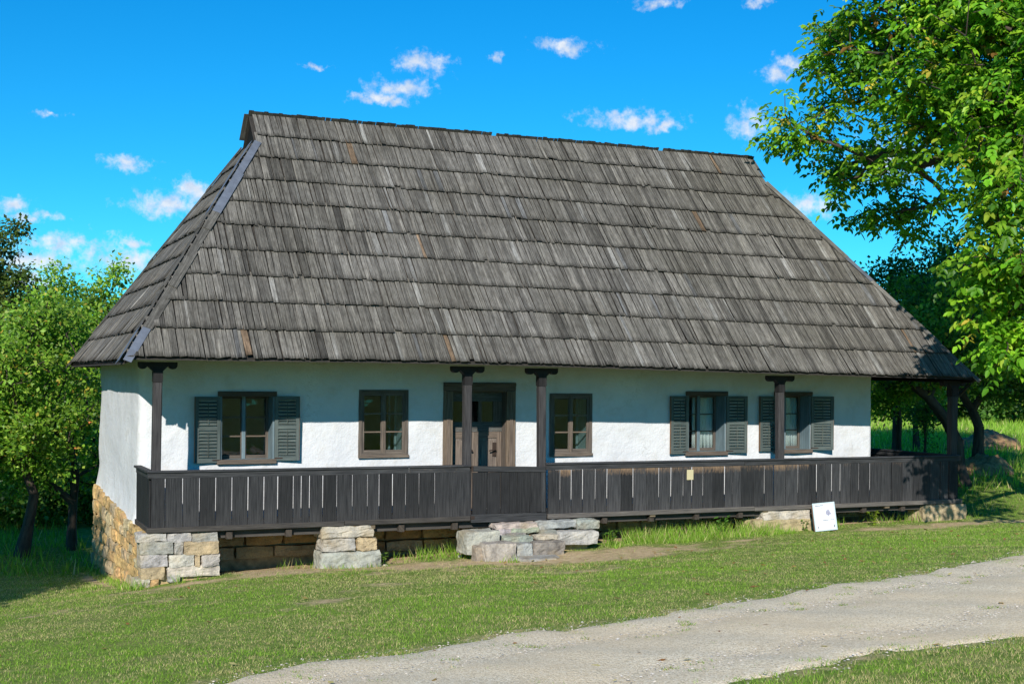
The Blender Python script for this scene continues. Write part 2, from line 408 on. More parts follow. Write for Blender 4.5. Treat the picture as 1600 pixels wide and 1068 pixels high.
def path_mat():
    t = NT('gravel', 0.95, 0.15)
    g = t.geo()
    v = t.n('ShaderNodeTexVoronoi'); v.inputs['Scale'].default_value = 85; t.link(g, v.inputs['Vector'])
    v2 = t.n('ShaderNodeTexVoronoi'); v2.inputs['Scale'].default_value = 37; t.link(g, v2.inputs['Vector'])
    n1 = t.noise(g, 0.55, 5, 0.6); n2 = t.noise(g, 5, 6, 0.7)
    sv = t.n('ShaderNodeSeparateColor'); t.link(v.outputs['Color'], sv.inputs[0])
    st = t.ramp(sv.outputs[0], [(0.0, (0.26, 0.215, 0.15)), (0.3, (0.62, 0.515, 0.355)), (0.7, (0.82, 0.70, 0.50)), (1.0, (0.92, 0.86, 0.72))])
    base = t.ramp(n2, [(0.3, (0.68, 0.55, 0.345)), (0.7, (0.88, 0.73, 0.485))])
    c = t.mix(0.62, base, st)
    c = t.mix(t.ramp(n1, [(0.4, (0, 0, 0)), (0.7, (0.6, 0.6, 0.6))]), c, (0.76, 0.58, 0.35))
    t.color(c)
    h = t.math('ADD', t.math('MULTIPLY', v.outputs['Distance'], -1.2), t.math('MULTIPLY', v2.outputs['Distance'], -1.0))
    t.bump(t.math('ADD', h, t.math('MULTIPLY', n2, 1.6)), 0.45, 0.012)
    return t.m
M['path'] = path_mat()
def pebble_mat():
    t = NT('pebble', 0.9, 0.2); t.color(t.attr().outputs['Color']); return t.m
M['pebble'] = pebble_mat()
M['mound'] = simple('mound_earth', (0.34, 0.205, 0.105), 0.95, 0.1, 0, 0.55, 7, 1.0)

# ------------------------------------------------------------------ terrain
CP = np.array([(-.14, -.1, -.79), (1, .05, -.66), (3.04, 0, -.66), (5.5, -.6, -.53), (5.7, -1.1, -.54), (8.5, 0, -.46), (11, 0, -.41), (14.7, 0, -.34), (18, 0, -.22),
    (10, -6.74, .10), (7.2, -7.54, .08), (5, -8.2, .06), (1.87, -8.75, 0), (-1, -9.5, -.04), (5.1, -11.6, .27), (2.3, -12, .21), (-3, -19.6, .67), (15, -12, .4), (12, -20, .7),
    (-9, -9, -.3), (-9, -3, -.95), (-3.5, -3, -.72), (3, -4, -.33), (8, -3.5, -.22), (13, -3.5, -.12),
    (-.05, 6.2, -1.34), (-2, 8, -1.22), (-1, 12, -1.3), (-6, 18, -1.15), (-8, 7, -1.35), (-12, 30, -.6), (3, 25, -.6),
    (7, 3, -.6), (7, 8, -.6), (18.3, 2.6, .05), (21, 6, .24), (25, 10, .36), (32, 18, .42), (45, 28, .5), (20, -6, .1), (30, -4, .3), (-25, -15, -.3), (-25, 5, -1.3), (20, 25, .2)], float)
def _tps():
    n = len(CP); d2 = ((CP[:, None, :2] - CP[None, :, :2]) ** 2).sum(-1)
    K = np.where(d2 > 0, d2 * np.log(d2 + 1e-12) * 0.5, 0) + np.eye(n) * 0.3
    P = np.c_[np.ones(n), CP[:, :2]]
    A = np.block([[K, P], [P.T, np.zeros((3, 3))]])
    return np.linalg.solve(A, np.r_[CP[:, 2], 0, 0, 0])
TW = _tps()
def ground_z(x, y):
    x = np.asarray(x, float); y = np.asarray(y, float)
    sh = x.shape; X = x.ravel(); Y = y.ravel()
    out = np.empty(len(X))
    for i in range(0, len(X), 20000):
        a, b = X[i:i + 20000], Y[i:i + 20000]
        d2 = (a[:, None] - CP[None, :, 0]) ** 2 + (b[:, None] - CP[None, :, 1]) ** 2
        U = np.where(d2 > 1e-9, d2 * np.log(d2 + 1e-12) * 0.5, 0)
        out[i:i + 20000] = U @ TW[:-3] + TW[-3] + TW[-2] * a + TW[-1] * b
    r = np.hypot(X - 6, Y)
    w = np.clip((75 - r) / 40, 0, 1); w = w * w * (3 - 2 * w)
    far = 0.2 + 0.004 * np.clip(r - 60, 0, 400)
    z = out * w + far * (1 - w)
    z += 0.012 * np.sin(X * 2.1 + .7 * Y) * np.sin(Y * 1.7 - .4 * X) + 0.008 * np.sin(X * 5.3 + 1.3) * np.sin(Y * 4.7 + X)
    return z.reshape(sh)
def gz(x, y): return float(ground_z(np.array([x]), np.array([y]))[0])

UPX = [(-60, -27.5), (-30, -18.2), (-8, -11.8), (-1.4, -9.53), (.4, -9.0), (1.87, -8.75), (3.3, -8.5), (5.0, -8.18), (7.2, -7.54), (10, -6.74), (16, -5.0), (60, 6)]
LOX = [(-60, -31.5), (-30, -22.0), (-8, -15.6), (-1, -13.0), (2.3, -12.0), (3.1, -11.75), (3.9, -11.6), (5.1, -11.55), (10, -10.4), (16, -8.8), (60, 2.4)]
def vnoise(x, y, sc, seed=0.0):
    """vectorised value noise 0..1"""
    X = np.asarray(x) * sc + seed * 17.3; Y = np.asarray(y) * sc + seed * 7.7
    xi = np.floor(X); yi = np.floor(Y); fx = X - xi; fy = Y - yi
    fx = fx * fx * (3 - 2 * fx); fy = fy * fy * (3 - 2 * fy)
    def h(a, b):
        s = np.sin(a * 127.1 + b * 311.7 + seed * 74.7) * 43758.5453
        return s - np.floor(s)
    return (h(xi, yi) * (1 - fx) + h(xi + 1, yi) * fx) * (1 - fy) + (h(xi, yi + 1) * (1 - fx) + h(xi + 1, yi + 1) * fx) * fy
def wob(x, k): return 0.08 * np.sin(x * 1.3 + k) + 0.05 * np.sin(x * 3.1 + 2 * k) + 0.20 * (vnoise(x, k + 0 * x, 1.9, k) - .5) + 0.18 * (vnoise(x, k + 0 * x, 5.3, k + 1) - .5)
def path_up(x): return np.interp(x, [p[0] for p in UPX], [p[1] for p in UPX]) + wob(x, 1.0)
def path_lo(x): return np.interp(x, [p[0] for p in LOX], [p[1] for p in LOX]) + wob(x, 4.0)

def fbm(x, y, sc, seed=0.0): return .5 * vnoise(x, y, sc, seed) + .3 * vnoise(x, y, sc * 2.1, seed + 1) + .2 * vnoise(x, y, sc * 4.3, seed + 2)

def sst(a, b, v):
    t = np.clip((v - a) / (b - a), 0, 1); return t * t * (3 - 2 * t)
def dirt_mask(x, y):
    x = np.asarray(x, float); y = np.asarray(y, float)
    def bl(cx, cy, rx, ry): return np.clip(1.25 - np.sqrt(((x - cx) / rx) ** 2 + ((y - cy) / ry) ** 2), 0, 1)
    d = np.zeros_like(x)
    for b in ((6.2, -1.2, 2.3, 1.2), (7.4, -1.4, 1.5, .8), (3.6, -.4, 1.9, .6), (6.9, -2.0, 1.6, .55), (13.9, -.75, 2.2, .55), (16.5, -1.0, 2.0, .35), (2.0, .1, 1.2, .6), (4.2, -.3, 1.2, .5), (.1, -.45, .9, .35), (9.0, -.95, 1.2, .12), (-.35, 3, .25, 3), (4.5, -.9, 1.2, .5), (1.6, -.5, 1.3, .35), (3.2, -1.3, .7, .4), (.6, -1.6, .6, .4), (5.0, -2.0, .8, .5), (2.6, -3.2, .5, .35), (1.2, -4.6, .6, .4), (-1.6, -2.4, .6, .45), (7.9, -1.9, .9, .4)):
        d = np.maximum(d, bl(*b) * (.62 if b[1] < -1.25 and b[0] != 7.4 else 1.0))
    d = np.maximum(d, np.where((x > .9) & (x < 15) & (y > .25) & (y < 6.2), 1.0, 0))
    d = np.maximum(d, .42 * sst(.60, .75, fbm(x, y, .55, 3)) * (y < -.5))
    e = np.minimum(np.abs(y - path_up(x)), np.abs(y - path_lo(x)))
    d = np.maximum(d, .45 * np.clip(1 - e / .3, 0, 1))
    return np.clip(d * (.0 + 2.1 * fbm(x, y, 2.3, 61)), 0, 1)

def spaced(lo, hi, a, b, fine, far):
    """grid lines: fine between a and b, then growing out to lo and hi"""
    v = list(np.arange(a, b + 1e-6, fine)); s = fine; x = v[-1]
    while x < hi: s *= 1.25; x += min(s, far); v.append(x)
    s = fine; x = v[0]
    while x > lo: s *= 1.25; x -= min(s, far); v.insert(0, x)
    return np.array(v)
def build_ground():
    xs = spaced(-500, 500, -8, 20, .2, 40); ys = spaced(-300, 600, -13, 8, .2, 40)
    X, Y = np.meshgrid(xs, ys); Z = ground_z(X, Y)
    inpath = (Y < path_up(X) - .12) & (Y > path_lo(X) + .12)
    Z = np.where(inpath, Z - 0.02, Z)
    # dug a little under the porch
    nx, ny = len(xs), len(ys)
    V = np.c_[X.ravel(), Y.ravel(), Z.ravel()]
    i = np.arange(nx * ny).reshape(ny, nx)
    F = np.stack([i[:-1, :-1], i[:-1, 1:], i[1:, 1:], i[1:, :-1]], -1).reshape(-1, 4)
    c = np.zeros((len(V), 3), np.float32); c[:, 0] = dirt_mask(V[:, 0], V[:, 1])
    o = link_mesh('ground', np_mesh('ground', V, 4, F, M['ground'], c, True))
    tag(o, kind='structure', label='grassy ground sloping gently round the house')
build_ground()
def build_path():
    xs = np.concatenate([np.arange(-40, -6, .3), np.arange(-6, 16, .06), np.arange(16, 60.1, .3)]); n = 24
    up = path_up(xs); lo = path_lo(xs)
    T = np.linspace(0, 1, n)
    X = np.repeat(xs[:, None], n, 1); Y = lo[:, None] * (1 - T) + up[:, None] * T
    Z = ground_z(X, Y) + .006 - .045 * np.exp(-np.minimum(T, 1 - T) / .012)[None, :] + .012 * (np.sin(T * math.pi)[None, :]) * 1.0 - .035 * np.exp(-((T - .27) / .07) ** 2)[None, :] * .5 - .035 * np.exp(-((T - .74) / .07) ** 2)[None, :] * .5
    V = np.c_[X.ravel(), Y.ravel(), Z.ravel()]
    i = np.arange(len(xs) * n).reshape(len(xs), n)
    F = np.stack([i[:-1, :-1], i[1:, :-1], i[1:, 1:], i[:-1, 1:]], -1).reshape(-1, 4)
    o = link_mesh('path', np_mesh('path', V, 4, F, M['path'], None, True)); tag(o, kind='structure', label='pale gravel path crossing in front of the house')
    # loose pebbles
    rng = np.random.default_rng(5); N = 26000
    x = rng.uniform(-3, 13, N); t = rng.random(N); y = path_lo(x) * (1 - t) + path_up(x) * t + rng.normal(0, .12, N)
    z = ground_z(x, y) + .006
    r = .005 + .011 * rng.random(N) ** 4
    ang = rng.random(N) * 6.28
    base = np.array([(1, 0, 0), (0, 1, 0), (-1, 0, 0), (0, -1, 0), (0, 0, .5)])
    ca, sa = np.cos(ang), np.sin(ang); el = rng.uniform(.6, 1.3, N)
    P = np.empty((N, 5, 3))
    for k, b in enumerate(base):
        P[:, k, 0] = x + r * (b[0] * ca * el - b[1] * sa); P[:, k, 1] = y + r * (b[0] * sa * el + b[1] * ca); P[:, k, 2] = z + r * b[2]
    idx = np.array([(0, 1, 4), (1, 2, 4), (2, 3, 4), (3, 0, 4)])
    F = (np.arange(N)[:, None, None] * 5 + idx[None]).reshape(-1, 3)
    tone = rng.uniform(.30, .82, N); w = rng.random(N)
    c = np.stack([tone * (1.08 + .1 * w), tone * .98, tone * (.84 - .12 * w)], -1); c = np.repeat(c, 5, 0)
    o = link_mesh('gravel_stones', np_mesh('gravel_stones', P.reshape(-1, 3), 3, F, M['pebble'], c)); tag(o, kind='stuff', label='loose pebbles scattered over the gravel path')
build_path()

def blades(x, y, h, w, lean, col, rng, name, label, z=None):
    N = len(x)
    if z is None: z = ground_z(x, y) - .005
    a = rng.random(N) * 6.28; b = rng.random(N) * 6.28
    P = np.empty((N, 3, 3))
    P[:, 0] = np.stack([x + np.cos(a) * w / 2, y + np.sin(a) * w / 2, z], -1)
    P[:, 1] = np.stack([x - np.cos(a) * w / 2, y - np.sin(a) * w / 2, z], -1)
    P[:, 2] = np.stack([x + np.cos(b) * lean * h, y + np.sin(b) * lean * h, z + h], -1)
    F = np.arange(N * 3).reshape(N, 3)
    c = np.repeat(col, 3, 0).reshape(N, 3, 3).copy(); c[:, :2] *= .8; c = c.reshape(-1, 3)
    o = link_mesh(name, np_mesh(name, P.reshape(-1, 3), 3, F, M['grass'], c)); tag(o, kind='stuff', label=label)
    return o
def grass_col(rng, N, dry):
    t = rng.random(N)[:, None]
    g = np.array((.145, .30, .022)) * (1 - t) + np.array((.34, .52, .065)) * t
    s = np.array((.58, .49, .23)) * (.7 + .6 * rng.random(N)[:, None])
    k = (rng.random(N) < dry)[:, None]
    return np.where(k, s, g) * rng.uniform(.75, 1.25, N)[:, None]
def build_grass():
    rng = np.random.default_rng(3)
    X = []; Y = []; S = []
    for (x0, x1, y0, y1, den, sc) in ((-4, 9, -14, -9, 2600, .8), (-10, 20, -9.2, -4, 1900, .9), (-12, 22, -4, 1, 1500, 1), (-14, -.2, 1, 12, 900, 1.3), (14.5, 34, 1, 14, 420, 1.8), (-20, 0, 12, 30, 160, 2.4), (18, 60, 14, 45, 90, 3)):
        n = int((x1 - x0) * (y1 - y0) * den)
        x = rng.uniform(x0, x1, n); y = rng.uniform(y0, y1, n)
        px, py, z = proj(np.stack([x, y, np.full(n, -.2)], -1))
        k = (px > -500) & (px < 2150) & (py < 1300) & (z > 1)
        X.append(x[k]); Y.append(y[k]); S.append(np.full(k.sum(), sc))
    x = np.concatenate(X); y = np.concatenate(Y); s = np.concatenate(S)
    d = dirt_mask(x, y)
    ed = (fbm(x, y, 2.6, 51) - .5) * .8 + (fbm(x, y, 9, 52) - .5) * .35; on = (y < path_up(x) - .03 + ed) & (y > path_lo(x) + .03 - ed)
    pe = np.minimum(path_up(x) - y, y - path_lo(x))
    keep = rng.random(len(x)) > np.clip(d * 1.3 - .05 + (fbm(x, y, 3.0, 9) - .5) * 1.0, 0, .90)
    keep &= ~on | ((pe < .55) & (rng.random(len(x)) < .35 * np.clip(1 - pe / .5, 0, 1) * (vnoise(x, y, 4, 5) > .55)))
    # never inside masonry
    keep &= ~((x > -.2) & (x < 1.05) & (y > -.05) & (y < 6.3)) & ~((x > 1) & (x < 15.0) & (y > .35) & (y < 6.3))
    x, y, s, d = x[keep], y[keep], s[keep], d[keep]
    lush = fbm(x, y, .35, 21)
    dz = .45 * sst(.42, .68, fbm(x, y, .5, 33)) + .5 * sst(.48, .7, fbm(x, y, 1.9, 35)) + .25 * sst(2.5, -1, np.abs(y + .8)); dry = np.clip(.10 + 1.15 * dz * (1 - .6 * sst(5, 9, x)) + .3 * d, 0, .75)
    h = (.022 + .036 * rng.random(len(x))) * (.6 + 1.1 * lush) * np.sqrt(s)
    h *= np.where(rng.random(len(x)) < .03, 1.6, 1) * (1 - .45 * np.clip(dz, 0, 1)) * .62
    near = sst(-10.8, -12, y); h *= 1 + .6 * near
    w = .007 * s * rng.uniform(.7, 1.3, len(x))
    blades(x, y, h, w, rng.uniform(.1, 1.1, len(x)), grass_col(rng, len(x), dry), rng, 'grass', 'short mown grass with dry straw patches')
    # tufts that grow in the gravel
    n = 300; cx = rng.uniform(-2, 13, n); t = rng.random(n) ** 1.5; t = np.where(rng.random(n) < .5, t, 1 - t * .4); cy = path_lo(cx) * (1 - t) + path_up(cx) * t
    k = rng.integers(15, 70, n); x = np.repeat(cx, k) + rng.normal(0, .05, k.sum()) * np.repeat(rng.uniform(.5, 1.8, n), k); y = np.repeat(cy, k) + rng.normal(0, .035, k.sum())
    blades(x, y, rng.uniform(.01, .035, len(x)), np.full(len(x), .009), rng.uniform(.6, 1.6, len(x)), grass_col(rng, len(x), .3) * .85, rng, 'gravel_tufts', 'tiny grass tufts in the gravel')
    # tall weeds along the sill and round the steps
    xs = []; ys = []; hs = []
    for (x0, x1, y0, y1, n, h0) in ((7.6, 10.8, -.35, .45, 2600, .24), (7.3, 11, -.6, -.2, 1800, .13), (4.2, 5.0, -.2, .5, 320, .22), (2.0, 4.9, .2, .8, 260, .16), (11.9, 14.3, -.1, .5, 260, .2), (.3, .7, -.25, -.1, 60, .2), (-.35, -.1, -.3, 0, 90, .17), (-.4, -.15, 0, 6, 600, .1), (2.6, 3.6, -.18, .0, 120, .09), (14, 19, -.2, 3, 900, .2), (5.1, 5.4, -1.1, -.9, 60, .12)):
        xs.append(rng.uniform(x0, x1, n)); ys.append(rng.uniform(y0, y1, n)); hs.append(h0 * rng.uniform(.35, 1.25, n))
    x = np.concatenate(xs); y = np.concatenate(ys); h = np.concatenate(hs)
    kk = fbm(x, y, 2.2, 40) > .38; x, y, h = x[kk], y[kk], h[kk]
    blades(x, y, h, rng.uniform(.008, .016, len(x)), rng.uniform(.15, .8, len(x)), grass_col(rng, len(x), .16) * 1.05, rng, 'tall_weeds', 'tall weeds growing along the foot of the porch')
    # long meadow grass beyond the house on the right
    n = 60000; x = rng.uniform(16, 55, n); y = rng.uniform(2, 45, n); px, py, z = proj(np.stack([x, y, np.full(n, .2)], -1)); k = (px > 1340) & (px < 1700)
    x, y = x[k], y[k]
    blades(x, y, rng.uniform(.12, .35, len(x)), rng.uniform(.02, .05, len(x)), rng.uniform(.1, .7, len(x)), grass_col(rng, len(x), .08) * 1.25, rng, 'meadow_grass', 'long bright meadow grass beyond the porch')
    n = 26000; x = rng.uniform(-18, 0, n); y = rng.uniform(5, 30, n); px, py, z = proj(np.stack([x, y, np.full(n, -1.2)], -1)); k = (px > -120) & (px < 200)
    x, y = x[k], y[k]
    blades(x, y, rng.uniform(.1, .3, len(x)), rng.uniform(.015, .04, len(x)), rng.uniform(.1, .7, len(x)), grass_col(rng, len(x), .08), rng, 'orchard_grass', 'long grass under the orchard trees')
build_grass()
def fallen():
    rng = np.random.default_rng(12); n = 420
    x = np.r_[rng.uniform(5, 15, 260), rng.uniform(-4, 12, 160)]; y = np.r_[rng.uniform(-6.5, -.8, 260), rng.uniform(-12, -1, 160)]
    z = ground_z(x, y) + .018; a = rng.random(n) * 6.28; L = rng.uniform(.04, .10, n); w = L * .5
    d = np.stack([np.cos(a), np.sin(a), rng.uniform(-.2, .4, n)], -1); sdv = np.stack([-np.sin(a), np.cos(a), rng.uniform(-.3, .3, n)], -1); O = np.stack([x, y, z], -1)
    P = np.stack([O, O + d * (L * .5)[:, None] + sdv * (w * .5)[:, None], O + d * L[:, None], O + d * (L * .5)[:, None] - sdv * (w * .5)[:, None]], 1)
    c = np.array([(.36, .17, .06), (.46, .30, .10), (.30, .13, .06), (.55, .47, .2)])[rng.integers(0, 4, n)]
    F = (np.arange(n)[:, None, None] * 4 + np.array([(0, 1, 2), (0, 2, 3)])[None]).reshape(-1, 3)
    o = link_mesh('fallen_leaves', np_mesh('fallen_leaves', P.reshape(-1, 3), 3, F, M['grass'], np.repeat(c, 4, 0))); tag(o, kind='stuff', label='dry brown leaves fallen on the lawn and path')
fallen()

# ------------------------------------------------------------------ the house
random.seed(7)
D = 1.32          # front wall plane (porch depth)
LW = 14.07        # wall length
BACK = 6.31
RL = 15.05        # railing length
house = empty('farmhouse')
tag(house, 'long whitewashed farmhouse with steep grey shingle roof and dark plank porch', 'house')
def ez(x): return float(np.interp(x, [-1, 4, 6, 9, 15.3], [2.54, 2.54, 2.52, 2.465, 2.36]))   # eave sags to the right
EY, EXL, EXR, RY, HR = -.307, -.43, 15.2, 3.39, 6.86
BE = 7.24
RX0, RX1, Z1 = 2.12, 12.62, 6.29
OPEN = [('window', 1.25, 2.12, .93, 2.0), ('window', 3.53, 4.39, .97, 2.08), ('door', 5.02, 6.35, .04, 2.21), ('window', 7.02, 7.85, .94, 2.03), ('window', 9.82, 10.65, .93, 2.03), ('window', 11.77, 12.57, .94, 2.03)]

def nz(x, y, z, s, seed=0): return mnoise.noise(Vector((x * s + seed, y * s, z * s)))
def build_walls():
    path = []   # (x,y,nx,ny)
    for y in np.arange(BACK, D + .16, -.22): path.append((0, y, -1, 0))
    for a in np.linspace(0, math.pi / 2, 5): path.append((.13 - .13 * math.cos(a), D + .13 - .13 * math.sin(a), -math.cos(a), -math.sin(a)))
    xs = set(np.round(np.arange(.3, LW - .05, .09), 3))
    for o in OPEN:
        for e in (o[1], o[2]):
            xs = {x for x in xs if abs(x - e) > .05}; xs.add(e)
    for x in sorted(xs): path.append((x, D, 0, -1))
    path.append((LW - .04, D, 0, -1)); path.append((LW, D + .05, 1, 0))
    for y in np.arange(D + .5, BACK + .01, .6): path.append((LW, y, 1, 0))
    path.append((LW, BACK, 1, 0))
    path += [(x, BACK, 0, 1) for x in (10, 6, 3)] + [(0, BACK, -1, 0)]
    zs = set(np.round(np.arange(-.1, 2.75, .09), 3))
    for o in OPEN:
        for e in (o[3], o[4]):
            zs = {z for z in zs if abs(z - e) > .02}; zs.add(e)
    zs = sorted(zs)
    V = []; 
    for (x, y, nx, ny) in path:
        for z in zs:
            front = abs(ny + 1) < .3
            d = .026 * nz(x, y, z, .8) + .016 * nz(x, y, z, 3.1, 5) + .006 * nz(x, y, z, 7.5, 9)
            zz = z; 
            if nx < -.5:   # the left wall swells out over the plinth
                base = .02 + .2 * np.clip((y - 1.5) / 4.8, 0, 1)
                k = np.clip((base + .45 - z) / .45, 0, 1.2); d += .045 * k * k + .012 * k
                if z < base - .05: zz = base - .05
            V.append((x + nx * d, y + ny * d, zz))
    nzs = len(zs); F = []
    for i in range(len(path) - 1):
        xm = (path[i][0] + path[i + 1][0]) / 2; fr = abs(path[i][1] - D) < 1e-6 and abs(path[i + 1][1] - D) < 1e-6
        for j in range(nzs - 1):
            zm = (zs[j] + zs[j + 1]) / 2
            if fr and any(o[1] < xm < o[2] and o[3] < zm < o[4] for o in OPEN): continue
            a = i * nzs + j; F.append((a, a + nzs, a + nzs + 1, a + 1))
    me = bpy.data.meshes.new('wall'); me.from_pydata(V, [], F); me.materials.append(M['plaster'])
    me.polygons.foreach_set('use_smooth', [True] * len(F))
    link_mesh('wall', me, house)
    # reveals through the wall and the rooms inside
    b = MB(); T = D + .45
    for o in OPEN:
        _, x0, x1, z0, z1 = o; e = .012
        b.box(x0 - .05, x0 - e + .01, D + .03, T, z0, z1, 'y'); b.box(x1 + e - .01, x1 + .05, D + .03, T, z0, z1, 'y')
        b.box(x0 - .05, x1 + .05, D + .03, T, z1 + .002, z1 + .05, 'x'); b.box(x0 - .05, x1 + .05, D + .03, T, z0 - .05, z0 - .002, 'x')
    b.build('reveal', M['plaster'], house)
    b = MB()
    b.box(.3, 13.8, 5.9, 6.0, -.05, 2.7, 'x'); b.box(.2, .3, D + .3, 6.0, -.05, 2.7, 'y'); b.box(13.8, 13.9, D + .3, 6, -.05, 2.7, 'y')
    for x in (4.9, 6.6): b.box(x, x + .12, D + .46, 5.9, -.05, 2.7, 'y')
    b.build('inner_wall', M['plaster'], house)
    b = MB(); b.box(.1, 13.95, D + .1, 6.2, -.12, -.04, 'x'); b.build('room_floor', M['deckdark'], house)
    b = MB(); b.box(-.1, 14.7, .32, 6.6, 2.62, 2.68, 'x'); b.build('ceiling', M['deckdark'], house)
build_walls()

def jit(c, k=.12): 
    t = random.uniform(1 - k, 1 + k); return (c[0] * t, c[1] * t, c[2] * t, c[3] if len(c) > 3 else 0)
# ---------------- roof
def roof():
    slopes = {}
    def front(x, s):  # s 0..1
        return Vector((x, EY + (RY - EY) * s, ez(x) + (HR - ez(x)) * s))
    def back(x, s): return Vector((x, BE + (RY - BE) * s, 2.45 + (HR - 2.45) * s))
    s1 = (Z1 - 2.5) / (HR - 2.5)
    yf = EY + (RY - EY) * s1; yb = BE + (RY - BE) * s1
    def left(y, s): return Vector((EXL + (RX0 - EXL) * s, y, 2.505 + (Z1 - 2.505) * s))
    def right(y, s): return Vector((EXR + (RX1 - EXR) * s, y, 2.33 + (Z1 - 2.33) * s))
    # deck just under the shingles
    b = MB(); 
    def quad(fn, lo0, hi0, lo1, hi1, n=16, sa=0., sb=1., inn=Vector((0, 0, -.03))):
        base = len(b.v)
        for i in range(n + 1):
            t = i / n
            b.v.append(tuple(fn(lo0 + (hi0 - lo0) * t, sa) + inn)); b.v.append(tuple(fn(lo1 + (hi1 - lo1) * t, sb) + inn)); b.c += [(1, 1, 1, 0)] * 2
        for i in range(n):
            a = base + 2 * i; b.face((a, a + 2, a + 3, a + 1), [(0, 0), (1, 0), (1, 1), (0, 1)])
    quad(front, EXL, EXR, RX0, RX1, 16, 0, s1); quad(front, RX0, RX1, RX0, RX1, 4, s1, 1)
    quad(back, EXL, EXR, RX0, RX1, 4, 0, s1); quad(back, RX0, RX1, RX0, RX1, 2, s1, 1)
    quad(left, EY, BE, yf, yb); quad(right, EY, BE, yf, yb)
    # gablets: closed sheets coloured dark, standing for the shade inside open holes
    for X in (RX0 + .05, RX1 - .05):
        n = len(b.v); b.v += [(X, yf, Z1 - .03), (X, yb, Z1 - .03), (X, RY, HR - .04)]; b.c += [(.12, .12, .12, 0)] * 3; b.face((n, n + 1, n + 2), [(0, 0), (1, 0), (.5, 1)])
    rf = b.build('roof', M['deckdark'], house)
    pieces = []
    def course_set(fn, lo, hi, smax, NC, S, wmin, wmax, dark=1.0):
        ex = 1.0 / NC
        for k in range(NC):
            u = lo + random.uniform(0, .05)
            sb = k * ex
            while u < hi:
                w = random.uniform(wmin, wmax) * (1.0 if random.random() < .82 else .6)
                uc = u + w / 2; u += w + random.choice((.002, .003, .005, .008, .014) if random.random() < .85 else (.02, .012))
                top = min(sb + ex * 1.16, smax(uc), 1.0 if NC > 9 else 1.0)
                if smax(uc) - sb < .25 * ex: continue
                b0 = sb - random.uniform(.004, .022) / S
                if random.random() < .03: b0 += random.uniform(.02, .06) / S
                slack = 0.02 if k else 0.012
                eps = 1e-3
                P0 = fn(uc, b0); P1 = fn(uc, top); ax = (P1 - P0); Ln = ax.length; ax.normalize()
                side = (fn(uc + eps, sb) - fn(uc - eps, sb)).normalized()
                nrm = side.cross(ax).normalized()
                if nrm.z < 0: nrm = -nrm
                side = ax.cross(nrm)
                ang = random.gauss(0, .008); side2 = (side + ax * ang).normalized()
                t = random.uniform(.007, .012)
                lift = random.uniform(.030, .042) + (random.uniform(.01, .025) if random.random() < .07 else 0)
                tw = random.gauss(0, .005)
                wt = w * random.uniform(.86, 1.0)
                A = [P0 + side2 * (-w / 2) + nrm * (lift + tw), P0 + side2 * (w / 2) + nrm * (lift - tw), P0 + side2 * (w / 2) + nrm * (lift - tw + t), P0 + side2 * (-w / 2) + nrm * (lift + tw + t)]
                # bottom end cut a little crooked
                cut = ax * random.gauss(0, .007); A[1] += cut; A[2] += cut
                q = P1 + side * (random.gauss(0, .006))
                B = [q - side * wt / 2 + nrm * .002, q + side * wt / 2 + nrm * .002, q + side * wt / 2 + nrm * .010, q - side * wt / 2 + nrm * .010]
                r = random.random(); g = random.gauss(1.0, .16) * dark
                g = max(.6, g); c = (g, g * .985, g * .965, 0)
                if r < .035: c = (g * 1.5, g * 1.52, g * 1.55, 0)
                elif r < .045: c = (g * 1.05, g * 1.1, g * 1.2, 0)
                elif r < .049: c = (g * 1.5, g * 1.1, g * .8, 0)
                elif r < .12: c = (g * .7, g * .69, g * .68, 0)
                pieces.append((A, B, c, (P0 + P1) / 2, w * (S * ex), nrm))
    Sf = math.hypot(RY - EY, HR - 2.5); Sl = math.hypot(RX0 - EXL, Z1 - 2.5)
    def sm_front(x):
        a = s1 * (x - EXL) / (RX0 - EXL) if x < RX0 else 2; c = s1 * (EXR - x) / (EXR - RX1) if x > RX1 else 2
        return min(1.0, a if x < RX0 else 1.0, c if x > RX1 else 1.0)
    def sm_side(y): return min(1.0, (y - EY) / (yf - EY) if y < yf else 1.0, (BE - y) / (BE - yb) if y > yb else 1.0)
    course_set(front, EXL, EXR, sm_front, 10, Sf, .05, .11)
    course_set(left, EY, BE, sm_side, 9, Sl, .055, .115)
    nvis = len(pieces)
    course_set(right, EY, BE, sm_side, 9, Sl, .09, .16)
    course_set(back, EXL, EXR, sm_front, 10, Sf, .11, .18)
    # the back slope's top row stands proud of the ridge
    x = RX0
    ax = (back(6, 1) - back(6, 0)).normalized(); nb = Vector((0, ax.z, -ax.y)); nb = nb if nb.z > 0 else -nb
    while x < RX1:
        w = random.uniform(.05, .11); 
        if random.random() < .96:
            p0 = Vector((x + w / 2, RY, HR)) - ax * .35; p1 = Vector((x + w / 2, RY, HR)) + ax * random.uniform(.055, .08)
            t = .016; sd = Vector((w / 2, 0, 0))
            A = [p0 - sd, p0 + sd, p0 + sd + nb * t, p0 - sd + nb * t]; B = [p1 - sd, p1 + sd, p1 + sd + nb * t, p1 - sd + nb * t]
            g = random.uniform(.3, .55); pieces.append((A, B, (g, g, g * .95, 0), p0, 0, nb))
        x += w + (random.choice((.002, .002, .003, .012)))
    # rank by how large each shows from the front of the house
    sc = []
    for i, p in enumerate(pieces):
        d = Vector(CAM) - p[3]; sc.append((p[4] * max(0, d.normalized().dot(p[5])) / d.length_squared if i < nvis else 0, i))
    big = {i for _, i in sorted(sc, reverse=True)[:300]}
    rest = MB()
